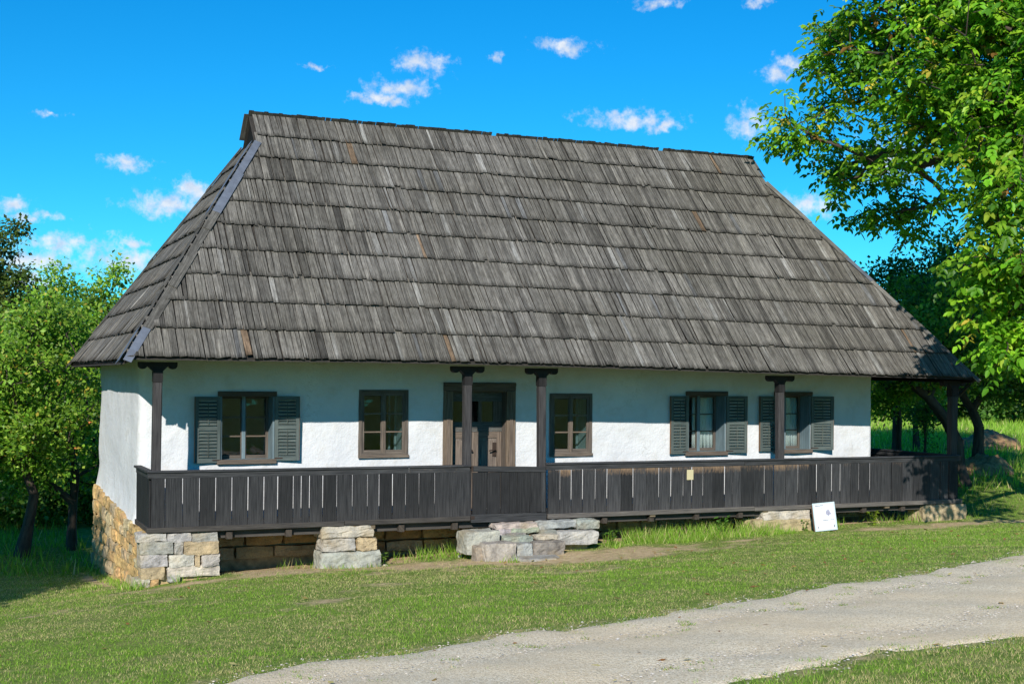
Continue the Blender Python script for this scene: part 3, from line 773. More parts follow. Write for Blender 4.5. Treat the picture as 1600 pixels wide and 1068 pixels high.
    for i, p in enumerate(pieces):
        if i in big:
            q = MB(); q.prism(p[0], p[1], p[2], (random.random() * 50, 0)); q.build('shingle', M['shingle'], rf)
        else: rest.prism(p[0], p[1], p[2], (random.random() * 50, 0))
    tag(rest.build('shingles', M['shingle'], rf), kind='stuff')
    # hip boards and zinc strips
    def hip_line(t, side):
        if side == 'L': return Vector((EXL + (RX0 - EXL) * t, EY + (yf - EY) * t, 2.505 + (Z1 - 2.505) * t))
        if side == 'LB': return Vector((EXL + (RX0 - EXL) * t, BE + (yb - BE) * t, 2.47 + (Z1 - 2.47) * t))
        if side == 'RB': return Vector((EXR + (RX1 - EXR) * t, BE + (yb - BE) * t, 2.4 + (Z1 - 2.4) * t))
        return Vector((EXR + (RX1 - EXR) * t, EY + (yf - EY) * t, 2.33 + (Z1 - 2.33) * t))
    nf = (front(6, 1) - front(6, 0)).cross(Vector((1, 0, 0))); nf = (nf if nf.z > 0 else -nf).normalized()
    nl = (left(3, 1) - left(3, 0)).cross(Vector((0, 1, 0))); nl = (nl if nl.z > 0 else -nl).normalized()
    nr = Vector((-nl.x, nl.y, nl.z)); nbk = Vector((nf.x, -nf.y, nf.z))
    def strips(side, N1, N2, segs, width):
        ax = (hip_line(1, side) - hip_line(0, side)).normalized()
        for (t0, t1, mat, tone, lift) in segs:
            for nn, other in ((N1, N2), (N2, N1)):
                sd = ax.cross(nn).normalized()
                if sd.dot(other) > 0: sd = -sd
                q = MB(); w = width * random.uniform(.9, 1.1)
                o0 = nn * (.045 + lift); p0 = hip_line(t0, side) + o0 + sd * w * .46; p1 = hip_line(t1, side) + nn * (.035 + lift) + sd * w * .46
                q.board(p0, p1, sd * w, nn * (.018 if mat != 'tin' else .004), (tone, tone, tone, 0))
                q.build('hip_board' if mat != 'tin' else 'hip_flashing', M[mat], rf)
    tt = [.13, .30, .43, .56, .69]
    segs = [(-.01, .14, 'tin', 1, .02), (.12, .33, 'shingle', .75, .012), (.29, .45, 'shingle', .85, .02), (.42, .58, 'shingle', .7, .012), (.55, .66, 'shingle', .8, .02), (.63, .83, 'tin', 1, .026), (.80, 1.0, 'tin', 1, .02)]
    strips('L', nf, nl, segs, .13)
    strips('R', nf, nr, [(-.01, .2, 'shingle', .9, .01), (.17, .38, 'shingle', 1.0, .018), (.36, .5, 'shingle', 1.5, .012), (.48, .62, 'tin', 1.2, .02), (.6, .8, 'shingle', 1.1, .012), (.78, 1, 'shingle', 1.3, .02)], .10)
    strips('LB', nbk, nl, [(i / 6 - .01, (i + 1) / 6 + .01, 'shingle', .7, .01 + .006 * (i % 2)) for i in range(6)], .14)
    strips('RB', nbk, nr, [(i / 6 - .01, (i + 1) / 6 + .01, 'shingle', .7, .01 + .006 * (i % 2)) for i in range(6)], .14)
    # boards under the eave edge
    q = MB()
    xs = [EXL + .05, 2, 4, 6, 8, 10, 12, 14, EXR - .05]
    for a, c in zip(xs[:-1], xs[1:]): q.board((a, EY + .07, ez(a) + .02), (c - .004, EY + .07, ez(c) + .02), (0, .10, .05), (0, -.01, .02))
    q.board((EXL + .03, EY + .06, 2.47), (EXL + .03, BE - .06, 2.45), (.1, 0, .04), (0, 0, .02))
    q.board((EXR - .03, EY + .06, 2.295), (EXR - .03, BE - .06, 2.42), (.1, 0, .04), (0, 0, .02))
    q.build('eave_board', M['deckdark'], rf)
roof()

# ---------------- posts, porch floor, railing
POSTX = [.07, 4.965, 6.295, 11.02, 14.97]
def posts():
    def one(x, y, top, lean=0.0, w=.125):
        b = MB(); h = w / 2
        b.prism([(x - h, y - h, .05), (x + h, y - h, .05), (x + h, y + h, .05), (x - h, y + h, .05)], [(x + lean - h, y - h, top - .27), (x + lean + h, y - h, top - .27), (x + lean + h, y + h, top - .27), (x + lean - h, y + h, top - .27)], (1, 1, 1, .42))
        p = b.build('post', M['post'], house, bevel=.014)
        X = x + lean
        c = MB(); k = h + .004
        c.box(X - k, X + k, y - k, y + k, top - .275, top - .10, 'z', (.35, .35, .35, 0))
        prof = [(-k, -.115), (k, -.115), (.15, -.035)]
        for a in np.linspace(math.pi, 2 * math.pi, 7): prof.append((.215 + .062 * math.cos(a), -.03 + .055 * math.sin(a)))
        prof += [(.277, .02), (-.277, .02)]
        for a in np.linspace(math.pi, 2 * math.pi, 7): prof.append((-.215 + .062 * math.cos(a), -.03 + .055 * math.sin(a)))
        prof.append((-.15, -.035))
        c.prism([(X + u, y - .06, top + v) for u, v in prof][::-1], [(X + u, y + .06, top + v) for u, v in prof][::-1], (.35, .34, .34, 0))
        c.build('bracket', M['post'], p)
    for x, ln in zip(POSTX, (.02, -.005, -.02, -.025, 0.0)): one(x, .08, ez(x) - .075, ln, .15 if x > 14 else .128)
    one(14.97, 3.2, 2.42, 0, .14); one(14.97, 6.15, 2.42, 0, .14)
    b = MB(); xs = [-.05, 4.96, 11.0, 15.06]
    for a, c in zip(xs[:-1], xs[1:]): b.board((a, .08, ez(a) + .085), (c - .003, .08, ez(c) + .085), (0, .14, 0), (0, 0, .13), (.6, .6, .6, 0))
    b.board((14.97, .16, 2.42), (14.97, 6.2, 2.5), (.14, 0, 0), (0, 0, .13), (.6, .6, .6, 0))
    b.build('porch_beam', M['post'], house)
posts()

def porch_floor():
    fl = MB(); fl.box(-.01, 15.04, .10, .14, -.12, -.02, 'x', (.6, .6, .6, 0)); fl.box(-.01, 15.04, 1.1, 1.2, -.14, -.03, 'x', (.6, .6, .6, 0))
    for x in np.arange(.2, 15, .9): fl.box(x, x + .09, .01, 1.30, -.13, -.021, 'y', (.55, .5, .45, 0))
    f = fl.build('porch_floor', M['sill'], house)
    y = .03
    while y < 1.27:
        w = min(random.uniform(.16, .22), 1.30 - y); q = MB(); q.box(.02, 15.0, y, y + w - .008, -.015, .025 + random.uniform(0, .003), 'x', jit((.8, .8, .8))); q.build('floor_board', M['sill'], f); y += w
    y = 14.1
    while y < 15.0:
        w = .19; q = MB(); q.box(y, y + w - .008, 1.32, 6.2, -.015, .026, 'y', jit((.8, .8, .8))); q.build('floor_board', M['sill'], f); y += w
porch_floor()

def railing():
    b = MB()
    # sill beam in lengths, top rail with cap
    for (x0, x1, z, c) in ((-.06, 2.9, .0, .55), (2.905, 4.99, .004, .5), (6.36, 10.4, -.012, 1.05), (10.405, 15.12, -.02, 1.15)):
        b.box(x0, x1, -.045, .05, z, z + .078, 'x', (c, c, c, 0))
    fs = M['sill']
    b.box(-.045, .05, .052, 1.31, .0, .078, 'y', (.5, .5, .5, 0)); b.box(RL - .05, RL + .045, .052, 6.2, -.02, .058, 'y', (.8, .8, .8, 0))
    rl = b.build('railing', M['sill'], house, bevel=.006)
    tops = MB
    def top(x0, x1, za, zb, worn=0.0):
        q = MB(); q.board((x0, .004, za - .075), (x1, .004, zb - .075), (0, .05, 0), (0, 0, .085), (1, 1, 1, worn)); q.build('rail', M['rail'], rl, bevel=.006)
        q = MB(); q.board((x0 - .01, .01, za - .016), (x1 + .002, .01, zb - .016), (0, .11, 0), (0, 0, .03), (1.15, 1.15, 1.2, worn)); q.build('rail_cap', M['rail'], rl, bevel=.005)
    top(-.05, 3.95, .905, .90); top(3.965, 4.985, .90, .90, .55); top(6.335, 10.2, .905, .90); top(10.215, RL + .05, .90, .895)
    q = MB(); q.board((-.004, .06, .835), (-.004, 1.31, .835), (.05, 0, 0), (0, 0, .085)); q.build('rail', M['rail'], rl)
    q = MB(); q.board((-.01, .072, .887), (-.01, 1.31, .887), (.11, 0, 0), (0, 0, .03)); q.build('rail_cap', M['rail'], rl)
    q = MB(); q.board((RL - .004, .06, .825), (RL - .004, 6.2, .825), (.05, 0, 0), (0, 0, .085)); q.build('rail', M['rail'], rl)
    q = MB(); q.board((RL + .01, .072, .877), (RL + .01, 6.2, .877), (.12, 0, 0), (0, 0, .03)); q.build('rail_cap', M['rail'], rl)
    def plank(x, w, z0, z1, worn, y=-.012, tone=1.0, tilt=0.0):
        q = MB(); base = len(q.v); n = 5
        # five rings so that wear can sit near the top
        uo = (random.random() * 50, random.random() * 50)
        wr = [0.0, 0.0, worn * .15, worn * .75, worn]; zz = [z0, z0 + .3, z1 - .22, z1 - .10, z1]
        th = .016
        for k in range(n):
            tt = tilt * (zz[k] - z0)
            for (dx, dy) in ((0, -th / 2), (w, -th / 2), (w, th / 2), (0, th / 2)):
                q.v.append((x + dx + tt, y + dy, zz[k])); q.c.append((tone * (1.35 if k == 0 else 1), tone * (1.3 if k == 0 else 1), tone * (1.25 if k == 0 else 1), wr[k]))
        for k in range(n - 1):
            for i, (u0, u1) in enumerate(((0, w), (w, w + th), (w + th, 2 * w + th), (2 * w + th, 2 * w + 2 * th))):
                a = k * 4 + i; c = k * 4 + (i + 1) % 4
                q.face((a, c, c + 4, a + 4), [(uo[0] + u0, uo[1] + zz[k]), (uo[0] + u1, uo[1] + zz[k]), (uo[0] + u1, uo[1] + zz[k + 1]), (uo[0] + u0, uo[1] + zz[k + 1])])
        q.face((3, 2, 1, 0), [uo] * 4); q.face((16, 17, 18, 19), [uo] * 4)
        q.build('plank', M['charred'], rl)
    # left length: measured joints
    js = [.0, .20, .45, .69, .93, 1.17, 1.41, 1.65, 1.86, 2.10, 2.22, 2.35, 2.56, 2.78, 3.03, 3.27, 3.46, 3.68, 3.90, 4.12, 4.38, 4.64, 4.985]
    for a, c in zip(js[:-1], js[1:]):
        g = random.choice((.006, .009, .011, .014)); plank(a + g / 2, c - a - g, .079, .79, random.uniform(.1, .5), tone=random.uniform(.65, 1.5), tilt=random.gauss(0, .003))
    x = 6.37
    while x < RL - .02:
        w = random.uniform(.15, .27); w = min(w, RL - .02 - x)
        if RL - .02 - x - w < .1: w = RL - .02 - x
        g = random.choice((.006, .012, .016, .020, .024))
        worn = random.uniform(.62, .95) if x < 11.4 else random.uniform(.45, .72)
        plank(x, w - g, .06, .785, worn, tone=random.uniform(.8, 1.9), tilt=random.gauss(0, .003)); x += w
    # end returns
    def side_planks(X, y0, y1, zt):
        y = y0
        while y < y1 - .03:
            w = min(random.uniform(.17, .25), y1 - y); q = MB(); q.box(X - .012, X + .012, y, y + w - random.choice((.004, .01)), .079, zt, 'z', jit((.85, .85, .85))); q.build('plank', M['charred'], rl); y += w
    side_planks(-.012, .03, 1.30, .79); side_planks(RL + .012, .03, 6.2, .78)
    # the gate between the two door posts
    gt = MB(); Y = -.03
    gt.board((5.01, Y, .835), (6.31, Y, .80), (0, .045, 0), (0, 0, .09), (.9, .9, .9, .45)); gt.board((5.0, Y, .04), (6.33, Y, .03), (0, .05, 0), (0, 0, .13), (1, 1, 1, .4))
    gt.board((6.28, Y - .002, .1), (6.27, Y - .002, .755), (.07, 0, 0), (0, .04, 0), (1, 1, 1, .3))
    gate = gt.build('gate', M['rail'], house, bevel=.005)
    gate['label'] = 'sagging plank gate in the porch railing before the door'
    x = 5.015
    for w in (.26, .24, .15, .14, .23, .24):
        q = MB(); g = random.choice((.004, .008, .014)); q.board((x + w / 2, Y + .005, .107), (x + w / 2, Y + .005, .775), (w - g, 0, 0), (0, .022, 0), jit((.85, .84, .83, random.uniform(.3, .45)))); q.build('plank', M['charred'], gate); x += w
    q = MB(); q.box(4.99, 5.02, -.065, -.05, .79, .88, 'z', (1, .6, .5, 0)); q.box(4.99, 5.05, -.065, -.055, .03, .08, 'z', (1, .6, .5, 0)); q.build('hinge', M['iron'], gate)
    return rl
railing()

# ---------------- windows, shutters, door
def casement(par, x0, x1, y, z0, z1, mat, tone, worn, rows=3, inner=False):
    st = .042; 
    c = MB(); cl = (tone, tone, tone, worn)
    c.box(x0, x0 + st, y, y + .035, z0, z1, 'z', cl); c.box(x1 - st, x1, y, y + .035, z0, z1, 'z', cl)
    c.box(x0 + st, x1 - st, y + .001, y + .034, z0, z0 + st + .012, 'x', cl); c.box(x0 + st, x1 - st, y + .001, y + .034, z1 - st, z1, 'x', cl)
    h = (z1 - z0 - 2 * st - .012)
    zz = [z0 + st + .012 + h * k / rows for k in range(rows + 1)]
    for k in range(1, rows): c.box(x0 + st, x1 - st, y + .004, y + .03, zz[k] - .011, zz[k] + .011, 'x', (tone * 1.2, tone * 1.1, tone, worn))
    c.build('casement', mat, par)
    if not inner:
        for k in range(rows):
            g = MB(); g.box(x0 + st - .004, x1 - st + .004, y + .014, y + .018, zz[k] + .011 - .003, zz[k + 1] - .011 + .003); g.build('pane', M['glass'], par)

def window(i, x0, x1, z0, z1, shutters):
    b = MB(); Y = D
    if shutters:
        # lining recessed into the wall, casements deep inside
        dp = .27; e = .03
        b.box(x0 - .0, x0 + e, Y - .03, Y + dp + .05, z0, z1, 'z', (.9, .9, .9, .5)); b.box(x1 - e, x1, Y - .03, Y + dp + .05, z0, z1, 'z', (.9, .9, .9, .5))
        b.box(x0 + e, x1 - e, Y - .02, Y + dp + .05, z0, z0 + e, 'x', (.9, .9, .9, .4)); b.box(x0 + e, x1 - e, Y - .02, Y + dp + .05, z1 - e, z1, 'x', (.9, .9, .9, .4))
        w = b.build('window', M['bluewood'], house)
        q = MB(); q.box(x0 - .04, x1 + .03, Y - .06, Y - .021, z1 - .035, z1 + .045, 'x', (.7, .6, .55, .35)); q.build('lintel_board', M['frame'], w, bevel=.004)
        q = MB(); q.box(x0 - .05, x1 + .03, Y - .075, Y - .032, z0 - .04, z0 + .035, 'x', (1, .95, .9, .4)); q.build('sill', M['frame'], w, bevel=.005)
        xm = (x0 + x1) / 2
        casement(w, x0 + e, xm - .001, Y + dp, z0 + e, z1 - e, M['frame'], .85, .3); casement(w, xm + .001, x1 - e, Y + dp, z0 + e, z1 - e, M['frame'], .85, .3)
        q = MB(); q.box(xm - .028, xm + .028, Y + dp - .016, Y + dp - .001, z0 + e, z1 - e, 'z', (1, 1, 1, .4)); q.build('mullion', M['bluewood'], w)
    else:
        t = .055
        b.box(x0, x0 + t, Y - .03, Y + .10, z0, z1, 'z', (1, 1, 1, .45)); b.box(x1 - t, x1, Y - .03, Y + .10, z0, z1, 'z', (1, 1, 1, .45))
        b.box(x0 + t, x1 - t, Y - .028, Y + .10, z0, z0 + t, 'x', (1, 1, 1, .5)); b.box(x0 + t, x1 - t, Y - .028, Y + .10, z1 - t, z1, 'x', (.9, .9, .9, .3))
        w = b.build('window', M['frame'], house)
        q = MB(); q.box(x0 - .01, x1 + .01, Y - .05, Y - .031, z0 - .02, z0 + .03, 'x', (1.1, 1.05, 1, .4)); q.build('sill', M['frame'], w)
        xm = (x0 + x1) / 2
        casement(w, x0 + t, xm - .001, Y - .005, z0 + t, z1 - t, M['frame'], 1.05, .4); casement(w, xm + .001, x1 - t, Y - .005, z0 + t, z1 - t, M['frame'], 1.05, .4)
        q = MB(); q.box(xm - .026, xm + .026, Y - .022, Y - .006, z0 + t, z1 - t, 'z', (1.1, 1.05, 1, .45)); q.build('mullion', M['frame'], w)
        q = MB()
        q.box(x0 + .03, x0 + .055, Y + .105, Y + .42, z0 + .03, z1 - .03, 'z', (1.2, 1.3, 1.3, .2)); q.box(x1 - .055, x1 - .03, Y + .105, Y + .42, z0 + .03, z1 - .03, 'z', (1.2, 1.3, 1.3, .2))
        q.build('lining', M['bluewood'], w)
        # second set of casements inside, standing open
        for sgn, hx in ((1, x0 + .07), (-1, x1 - .07)):
            c = MB(); l = (x1 - x0) / 2 - .07; 
            for d0, d1 in ((0, .04), (l - .04, l)): c.board((hx, Y + .43 + (d0 + d1) / 2, z0 + .06), (hx, Y + .43 + (d0 + d1) / 2, z1 - .06), (0, .04, 0), (.03, 0, 0), (1.2, 1.3, 1.3, .2))
            for k in range(4):
                z = z0 + .08 + (z1 - z0 - .16) * k / 3; c.board((hx, Y + .47, z), (hx, Y + .43 + l - .04, z), (.028, 0, 0), (0, 0, .035), (1.2, 1.3, 1.3, .2))
            c.build('inner_casement', M['bluewood'], w)
    return w

def shutter(hx, sgn, z0, z1, width, ang, label):
    """louvred leaf hinged at hx, swung back against the wall (sgn -1 left, +1 right), standing off it by ang"""
    ca, sa = math.cos(ang), math.sin(ang)
    def P(u, v, z): return Vector((hx + sgn * (u * ca - v * sa * 0), D - .045 - u * sa - v, z))
    ux = Vector((sgn * ca, -sa, 0)); vy = Vector((0, -1, 0)) - ux * Vector((0, -1, 0)).dot(ux); vy.normalize()
    O = Vector((hx, D - .05, 0))
    def pt(u, v, z): return O + ux * u + vy * v + Vector((0, 0, z))
    b = MB(); st = .055; th = .034; n = lambda: (random.uniform(.9, 1.1),) * 3 + (random.uniform(.1, .4),)
    for u in (st / 2, width - st / 2): b.board(pt(u, 0, z0), pt(u, 0, z1), ux * st, vy * th, n())
    zm = z0 + (z1 - z0) * .52
    for z, h in ((z0 + .035, .07), (zm, .06), (z1 - .03, .06)): b.board(pt(st + .001, 0, z), pt(width - st - .001, 0, z), Vector((0, 0, h)), vy * (th - .004), n())
    # raw brown outer edge
    s = b.build('shutter', M['shutter'], house); s['label'] = label
    q = MB(); q.board(pt(width + .004, 0, z0 + .002), pt(width + .004, 0, z1 - .002), ux * .006, vy * (th + .002), (1.2, .85, .6, .6)); q.build('edge_strip', M['frame'], s)
    wl = width - 2 * st - .004
    for a, c, k in ((z0 + .075, zm - .035, 8), (zm + .035, z1 - .065, 7)):
        for j in range(k):
            z = a + (c - a) * (j + .5) / k; q = MB(); tl = (vy * .9 - Vector((0, 0, .75))).normalized(); nn = tl.cross(ux)
            q.board(pt(st + .002, 0, z), pt(st + .002 + wl, 0, z), tl * .052, nn * .008, n()); q.build('slat', M['shutter'], s)
    q = MB(); q.board(pt(width / 2, .03, z0 + .09), pt(width / 2, .03, zm - .05), ux * .010, vy * .008, (1.2, 1.1, 1, .5)); q.board(pt(width / 2, .03, zm + .05), pt(width / 2, .03, z1 - .08), ux * .010, vy * .008, (1.2, 1.1, 1, .5)); q.build('tilt_rod', M['shutter'], s)
    q = MB(); q.board(pt(.0, .021, z0 + .04), pt(width * .32, .021, z0 + .04), Vector((0, 0, .018)), vy * .006); q.build('hinge', M['iron'], s)

W = [o for o in OPEN if o[0] == 'window']
for i, (k, x0, x1, z0, z1) in enumerate(W):
    sh = i in (0, 3, 4)
    w = window(i, x0, x1, z0, z1, sh)
    w['label'] = ['shuttered window nearest the left end', 'plain window left of the door', 'plain window right of the door', 'shuttered window left of the porch post', 'shuttered window behind the porch post'][i]
shutter(1.25, -1, .92, 1.96, .40, .06, 'left shutter of the window by the left end'); shutter(2.12, 1, .94, 1.97, .39, .14, 'right shutter of the window by the left end')
shutter(9.82, -1, .93, 1.99, .38, .05, 'left shutter left of the porch post'); shutter(10.65, 1, .93, 1.99, .42, .12, 'right shutter left of the porch post')
shutter(11.77, -1, .95, 1.99, .39, .05, 'left shutter behind the porch post'); shutter(12.57, 1, .96, 1.99, .44, .30, 'right shutter swung out behind the porch post')

def door():
    _, x0, x1, z0, z1 = OPEN[2]
    b = MB(); t = .165
    for a, c in ((x0, x0 + t), (x1 - t, x1)):
        b.box(a, c, D - .045, D + .02, .03, z1 - t * .9, 'z', (1.0, .92, .8, 0)); b.box(a + .05, c - .05, D - .062, D - .046, .03, z1 - t * .9 - .01, 'z', (.9, .85, .8, .2))
    b.box(x0, x1, D - .05, D + .02, z1 - t * .9 + .002, z1, 'x', (.75, .7, .7, .3)); b.box(x0 + .0, x1 - .0, D - .066, D - .051, z1 - .06, z1 - .005, 'x', (.7, .65, .65, .3))
    b.box(x0 + t - .03, x0 + t - .001, D + .021, D + .30, .03, z1 - .16, 'z', (.8, .8, .8, .5)); b.box(x1 - t + .001, x1 - t + .03, D + .021, D + .30, .03, z1 - .16, 'z', (.8, .8, .8, .5)); b.box(x0 + t, x1 - t, D + .021, D + .30, z1 - .165, z1 - .145, 'x', (.8, .8, .8, .5))
    dr = b.build('door', M['door'], house, bevel=.004); dr['label'] = 'weathered double door with small panes across the top'
    a, c = x0 + t, x1 - t; Y = D + .19; zt = z1 - .166
    # transom rail with small panes
    lf = MB(); pw = (.80)
    lf.box(a, c, Y - .01, Y + .035, zt - .16, zt, 'x', (.6, .7, .75, .6)); lf.box(a, c, Y - .01, Y + .035, 1.36, 1.53, 'x', (.6, .7, .75, .6))
    xs = [a, a + .06, a + .30, a + .36, a + .56, a + .62, a + .84, c]
    for k in (0, 2, 4, 6): lf.box(xs[k], xs[k + 1], Y - .008, Y + .033, 1.53, zt - .16, 'z', (.8, .75, .7, .4))
    lf.build('transom', M['door'], dr)
    for k in (1, 3, 5):
        g = MB(); g.box(xs[k] - .003, xs[k + 1] + .003, Y + .01, Y + .014, 1.527, zt - .157); g.build('pane', M['glass'], dr)
    mid = a + .50
    for (p, q, nm) in ((a + .003, mid - .003, 0), (mid + .003, c - .003, 1)):
        l = MB(); s = .085
        l.box(p, p + s, Y, Y + .04, .04, 1.355, 'z', (1, .95, .9, .35)); l.box(q - s, q, Y, Y + .04, .04, 1.355, 'z', (1, .95, .9, .35))
        for z in (.04, .55, 1.25): l.box(p + s, q - s, Y + .001, Y + .039, z, z + .105, 'x', (1, .95, .9, .35))
        leaf = l.build('door_leaf', M['door'], dr)
        for (u, v) in ((.15, .545), (.66, 1.245)):
            pn = MB(); pn.box(p + s - .003, q - s + .003, Y + .018, Y + .03, u - .006, v + .006, 'z', (1.1, 1.1, 1.1, .4)); pn.box(p + s + .035, q - s - .035, Y + .006, Y + .0175, u + .04, v - .04, 'z', (1.15, 1.12, 1.1, .4)); pn.build('panel', M['door'], dr, bevel=.004)
    k = MB(); k.prism([(mid - .07 + .028 * math.cos(t_), Y - .012, 1.03 + .028 * math.sin(t_)) for t_ in np.linspace(0, 6.28, 9)[:-1]], [(mid - .07 + .018 * math.cos(t_), Y - .055, 1.03 + .018 * math.sin(t_)) for t_ in np.linspace(0, 6.28, 9)[:-1]]); k.build('knob', M['iron'], dr)
    k = MB(); k.box(mid + .33, mid + .40, Y - .008, Y - .001, .93, 1.17, 'z'); k.build('lock_plate', M['iron'], dr)
    k = MB(); k.board((mid + .365, Y - .06, 1.05), (mid + .245, Y - .065, 1.03), (0, .016, 0), (0, 0, .02)); k.board((mid + .365, Y - .008, 1.05), (mid + .365, Y - .07, 1.05), (.02, 0, 0), (0, 0, .02)); k.build('handle', M['iron'], dr)
door()

def curtain(x0, x1, y, z0, z1, label):
    n = 40; V = []; F = []
    for i in range(n + 1):
        x = x0 + (x1 - x0) * i / n
        for z in (z0, (z0 + z1) / 2, z1):
            a = .014 * (1.3 if z == z0 else .8); V.append((x, y + a * math.sin(i * .95) + .006 * math.sin(i * 2.3 + 1), z))
    for i in range(n):
        for j in range(2): a = i * 3 + j; F.append((a, a + 3, a + 4, a + 1))
    me = bpy.data.meshes.new('curtain'); me.from_pydata([(v[0] - x0, v[1] - y, v[2] - z0) for v in V], [], F); me.materials.append(M['curtain']); me.polygons.foreach_set('use_smooth', [True] * len(F))
    o = link_mesh('curtain', me, None, (x0, y, z0)); tag(o, label, 'curtain', 'white curtains in the shuttered windows')
    md = o.modifiers.new('thick', 'SOLIDIFY'); md.thickness = .002
curtain(10.16, 10.62, D + .36, .97, 1.99, 'white gathered curtain behind right pane of window left of the post')
curtain(9.84, 9.99, D + .36, .97, 1.99, 'narrow white curtain behind left pane of window left of the post')
curtain(12.2, 12.55, D + .36, .97, 1.99, 'white gathered curtain in window just right of the porch post')

# ---------------- stones
def rough_block(name, x0, x1, y0, y1, z0, z1, col, parent, rnd=.25, amp=.02, seed=None, cuts=3, shear=0.0):
    """a quarried block: subdivided box, corners eased, faces pitched"""
    seed = random.random() * 100 if seed is None else seed
    n = cuts; V = []; F = []; idx = {}
    hx, hy, hz = (x1 - x0) / 2, (y1 - y0) / 2, (z1 - z0) / 2; cx, cy, cz = (x0 + x1) / 2, (y0 + y1) / 2, (z0 + z1) / 2
    def vid(i, j, k):
        if (i, j, k) in idx: return idx[(i, j, k)]
        p = [2 * i / n - 1, 2 * j / n - 1, 2 * k / n - 1]
        q = [a * 1.0 for a in p]
        # ease the edges
        ex = [abs(a) > .999 for a in p]; m_ = sum(ex)
        e = rnd * min(hx, hy, hz)
        v = [p[0] * hx, p[1] * hy, p[2] * hz]
        if m_ >= 2:
            sft = e * (.35 if m_ == 2 else .55)
            for a in range(3):
                if ex[a]: v[a] -= math.copysign(sft, p[a])
        w = Vector((cx + v[0], cy + v[1], cz + v[2]))
        d = mnoise.noise_vector(w * 6 + Vector((seed, 0, 0))) * amp + mnoise.noise_vector(w * 17 + Vector((0, seed, 0))) * amp * .5 + mnoise.noise_vector(w * 41 + Vector((0, 0, seed))) * amp * .45
        w += d
        w.z += shear * (w.y - cy)
        idx[(i, j, k)] = len(V); V.append(w); return idx[(i, j, k)]
    for a in range(n):
        for b in range(n):
            F.append((vid(a, b, 0), vid(a, b + 1, 0), vid(a + 1, b + 1, 0), vid(a + 1, b, 0)))
            F.append((vid(a, b, n), vid(a + 1, b, n), vid(a + 1, b + 1, n), vid(a, b + 1, n)))
            F.append((vid(a, 0, b), vid(a + 1, 0, b), vid(a + 1, 0, b + 1), vid(a, 0, b + 1)))
            F.append((vid(a, n, b), vid(a, n, b + 1), vid(a + 1, n, b + 1), vid(a + 1, n, b)))
            F.append((vid(0, a, b), vid(0, a, b + 1), vid(0, a + 1, b + 1), vid(0, a + 1, b)))
            F.append((vid(n, a, b), vid(n, a + 1, b), vid(n, a + 1, b + 1), vid(n, a, b + 1)))
    me = bpy.data.meshes.new(name); loc = Vector((cx, cy, z0))
    me.from_pydata([v - loc for v in V], [], F)
    ca = me.color_attributes.new('col', 'FLOAT_COLOR', 'POINT')
    ca.data.foreach_set('color', np.tile(np.array([*col[:3], 1], np.float32), len(V)))
    me.materials.append(M['stone'])
    return link_mesh(name, me, parent, loc)
GREY = (.44, .415, .365); TAN = (.50, .39, .23); OCHRE = (.60, .385, .165); PALE = (.55, .50, .41); DK = (.31, .285, .245)
def jc(c, k=.15):
    t = random.uniform(1 - k, 1 + k); return tuple(a * t * random.uniform(.96, 1.04) for a in c)
def pxblock(r, Yf, depth, col, parent, sink=0.0, **kw):
    """stone whose front face covers the measured rectangle at distance Yf"""
    a = onY(r[0], r[1], Yf); c = onY(r[2], r[3], Yf)
    return rough_block('stone', a[0], c[0], Yf, Yf + depth, c[2] - sink, a[2], jc(col, .1), parent, **kw)

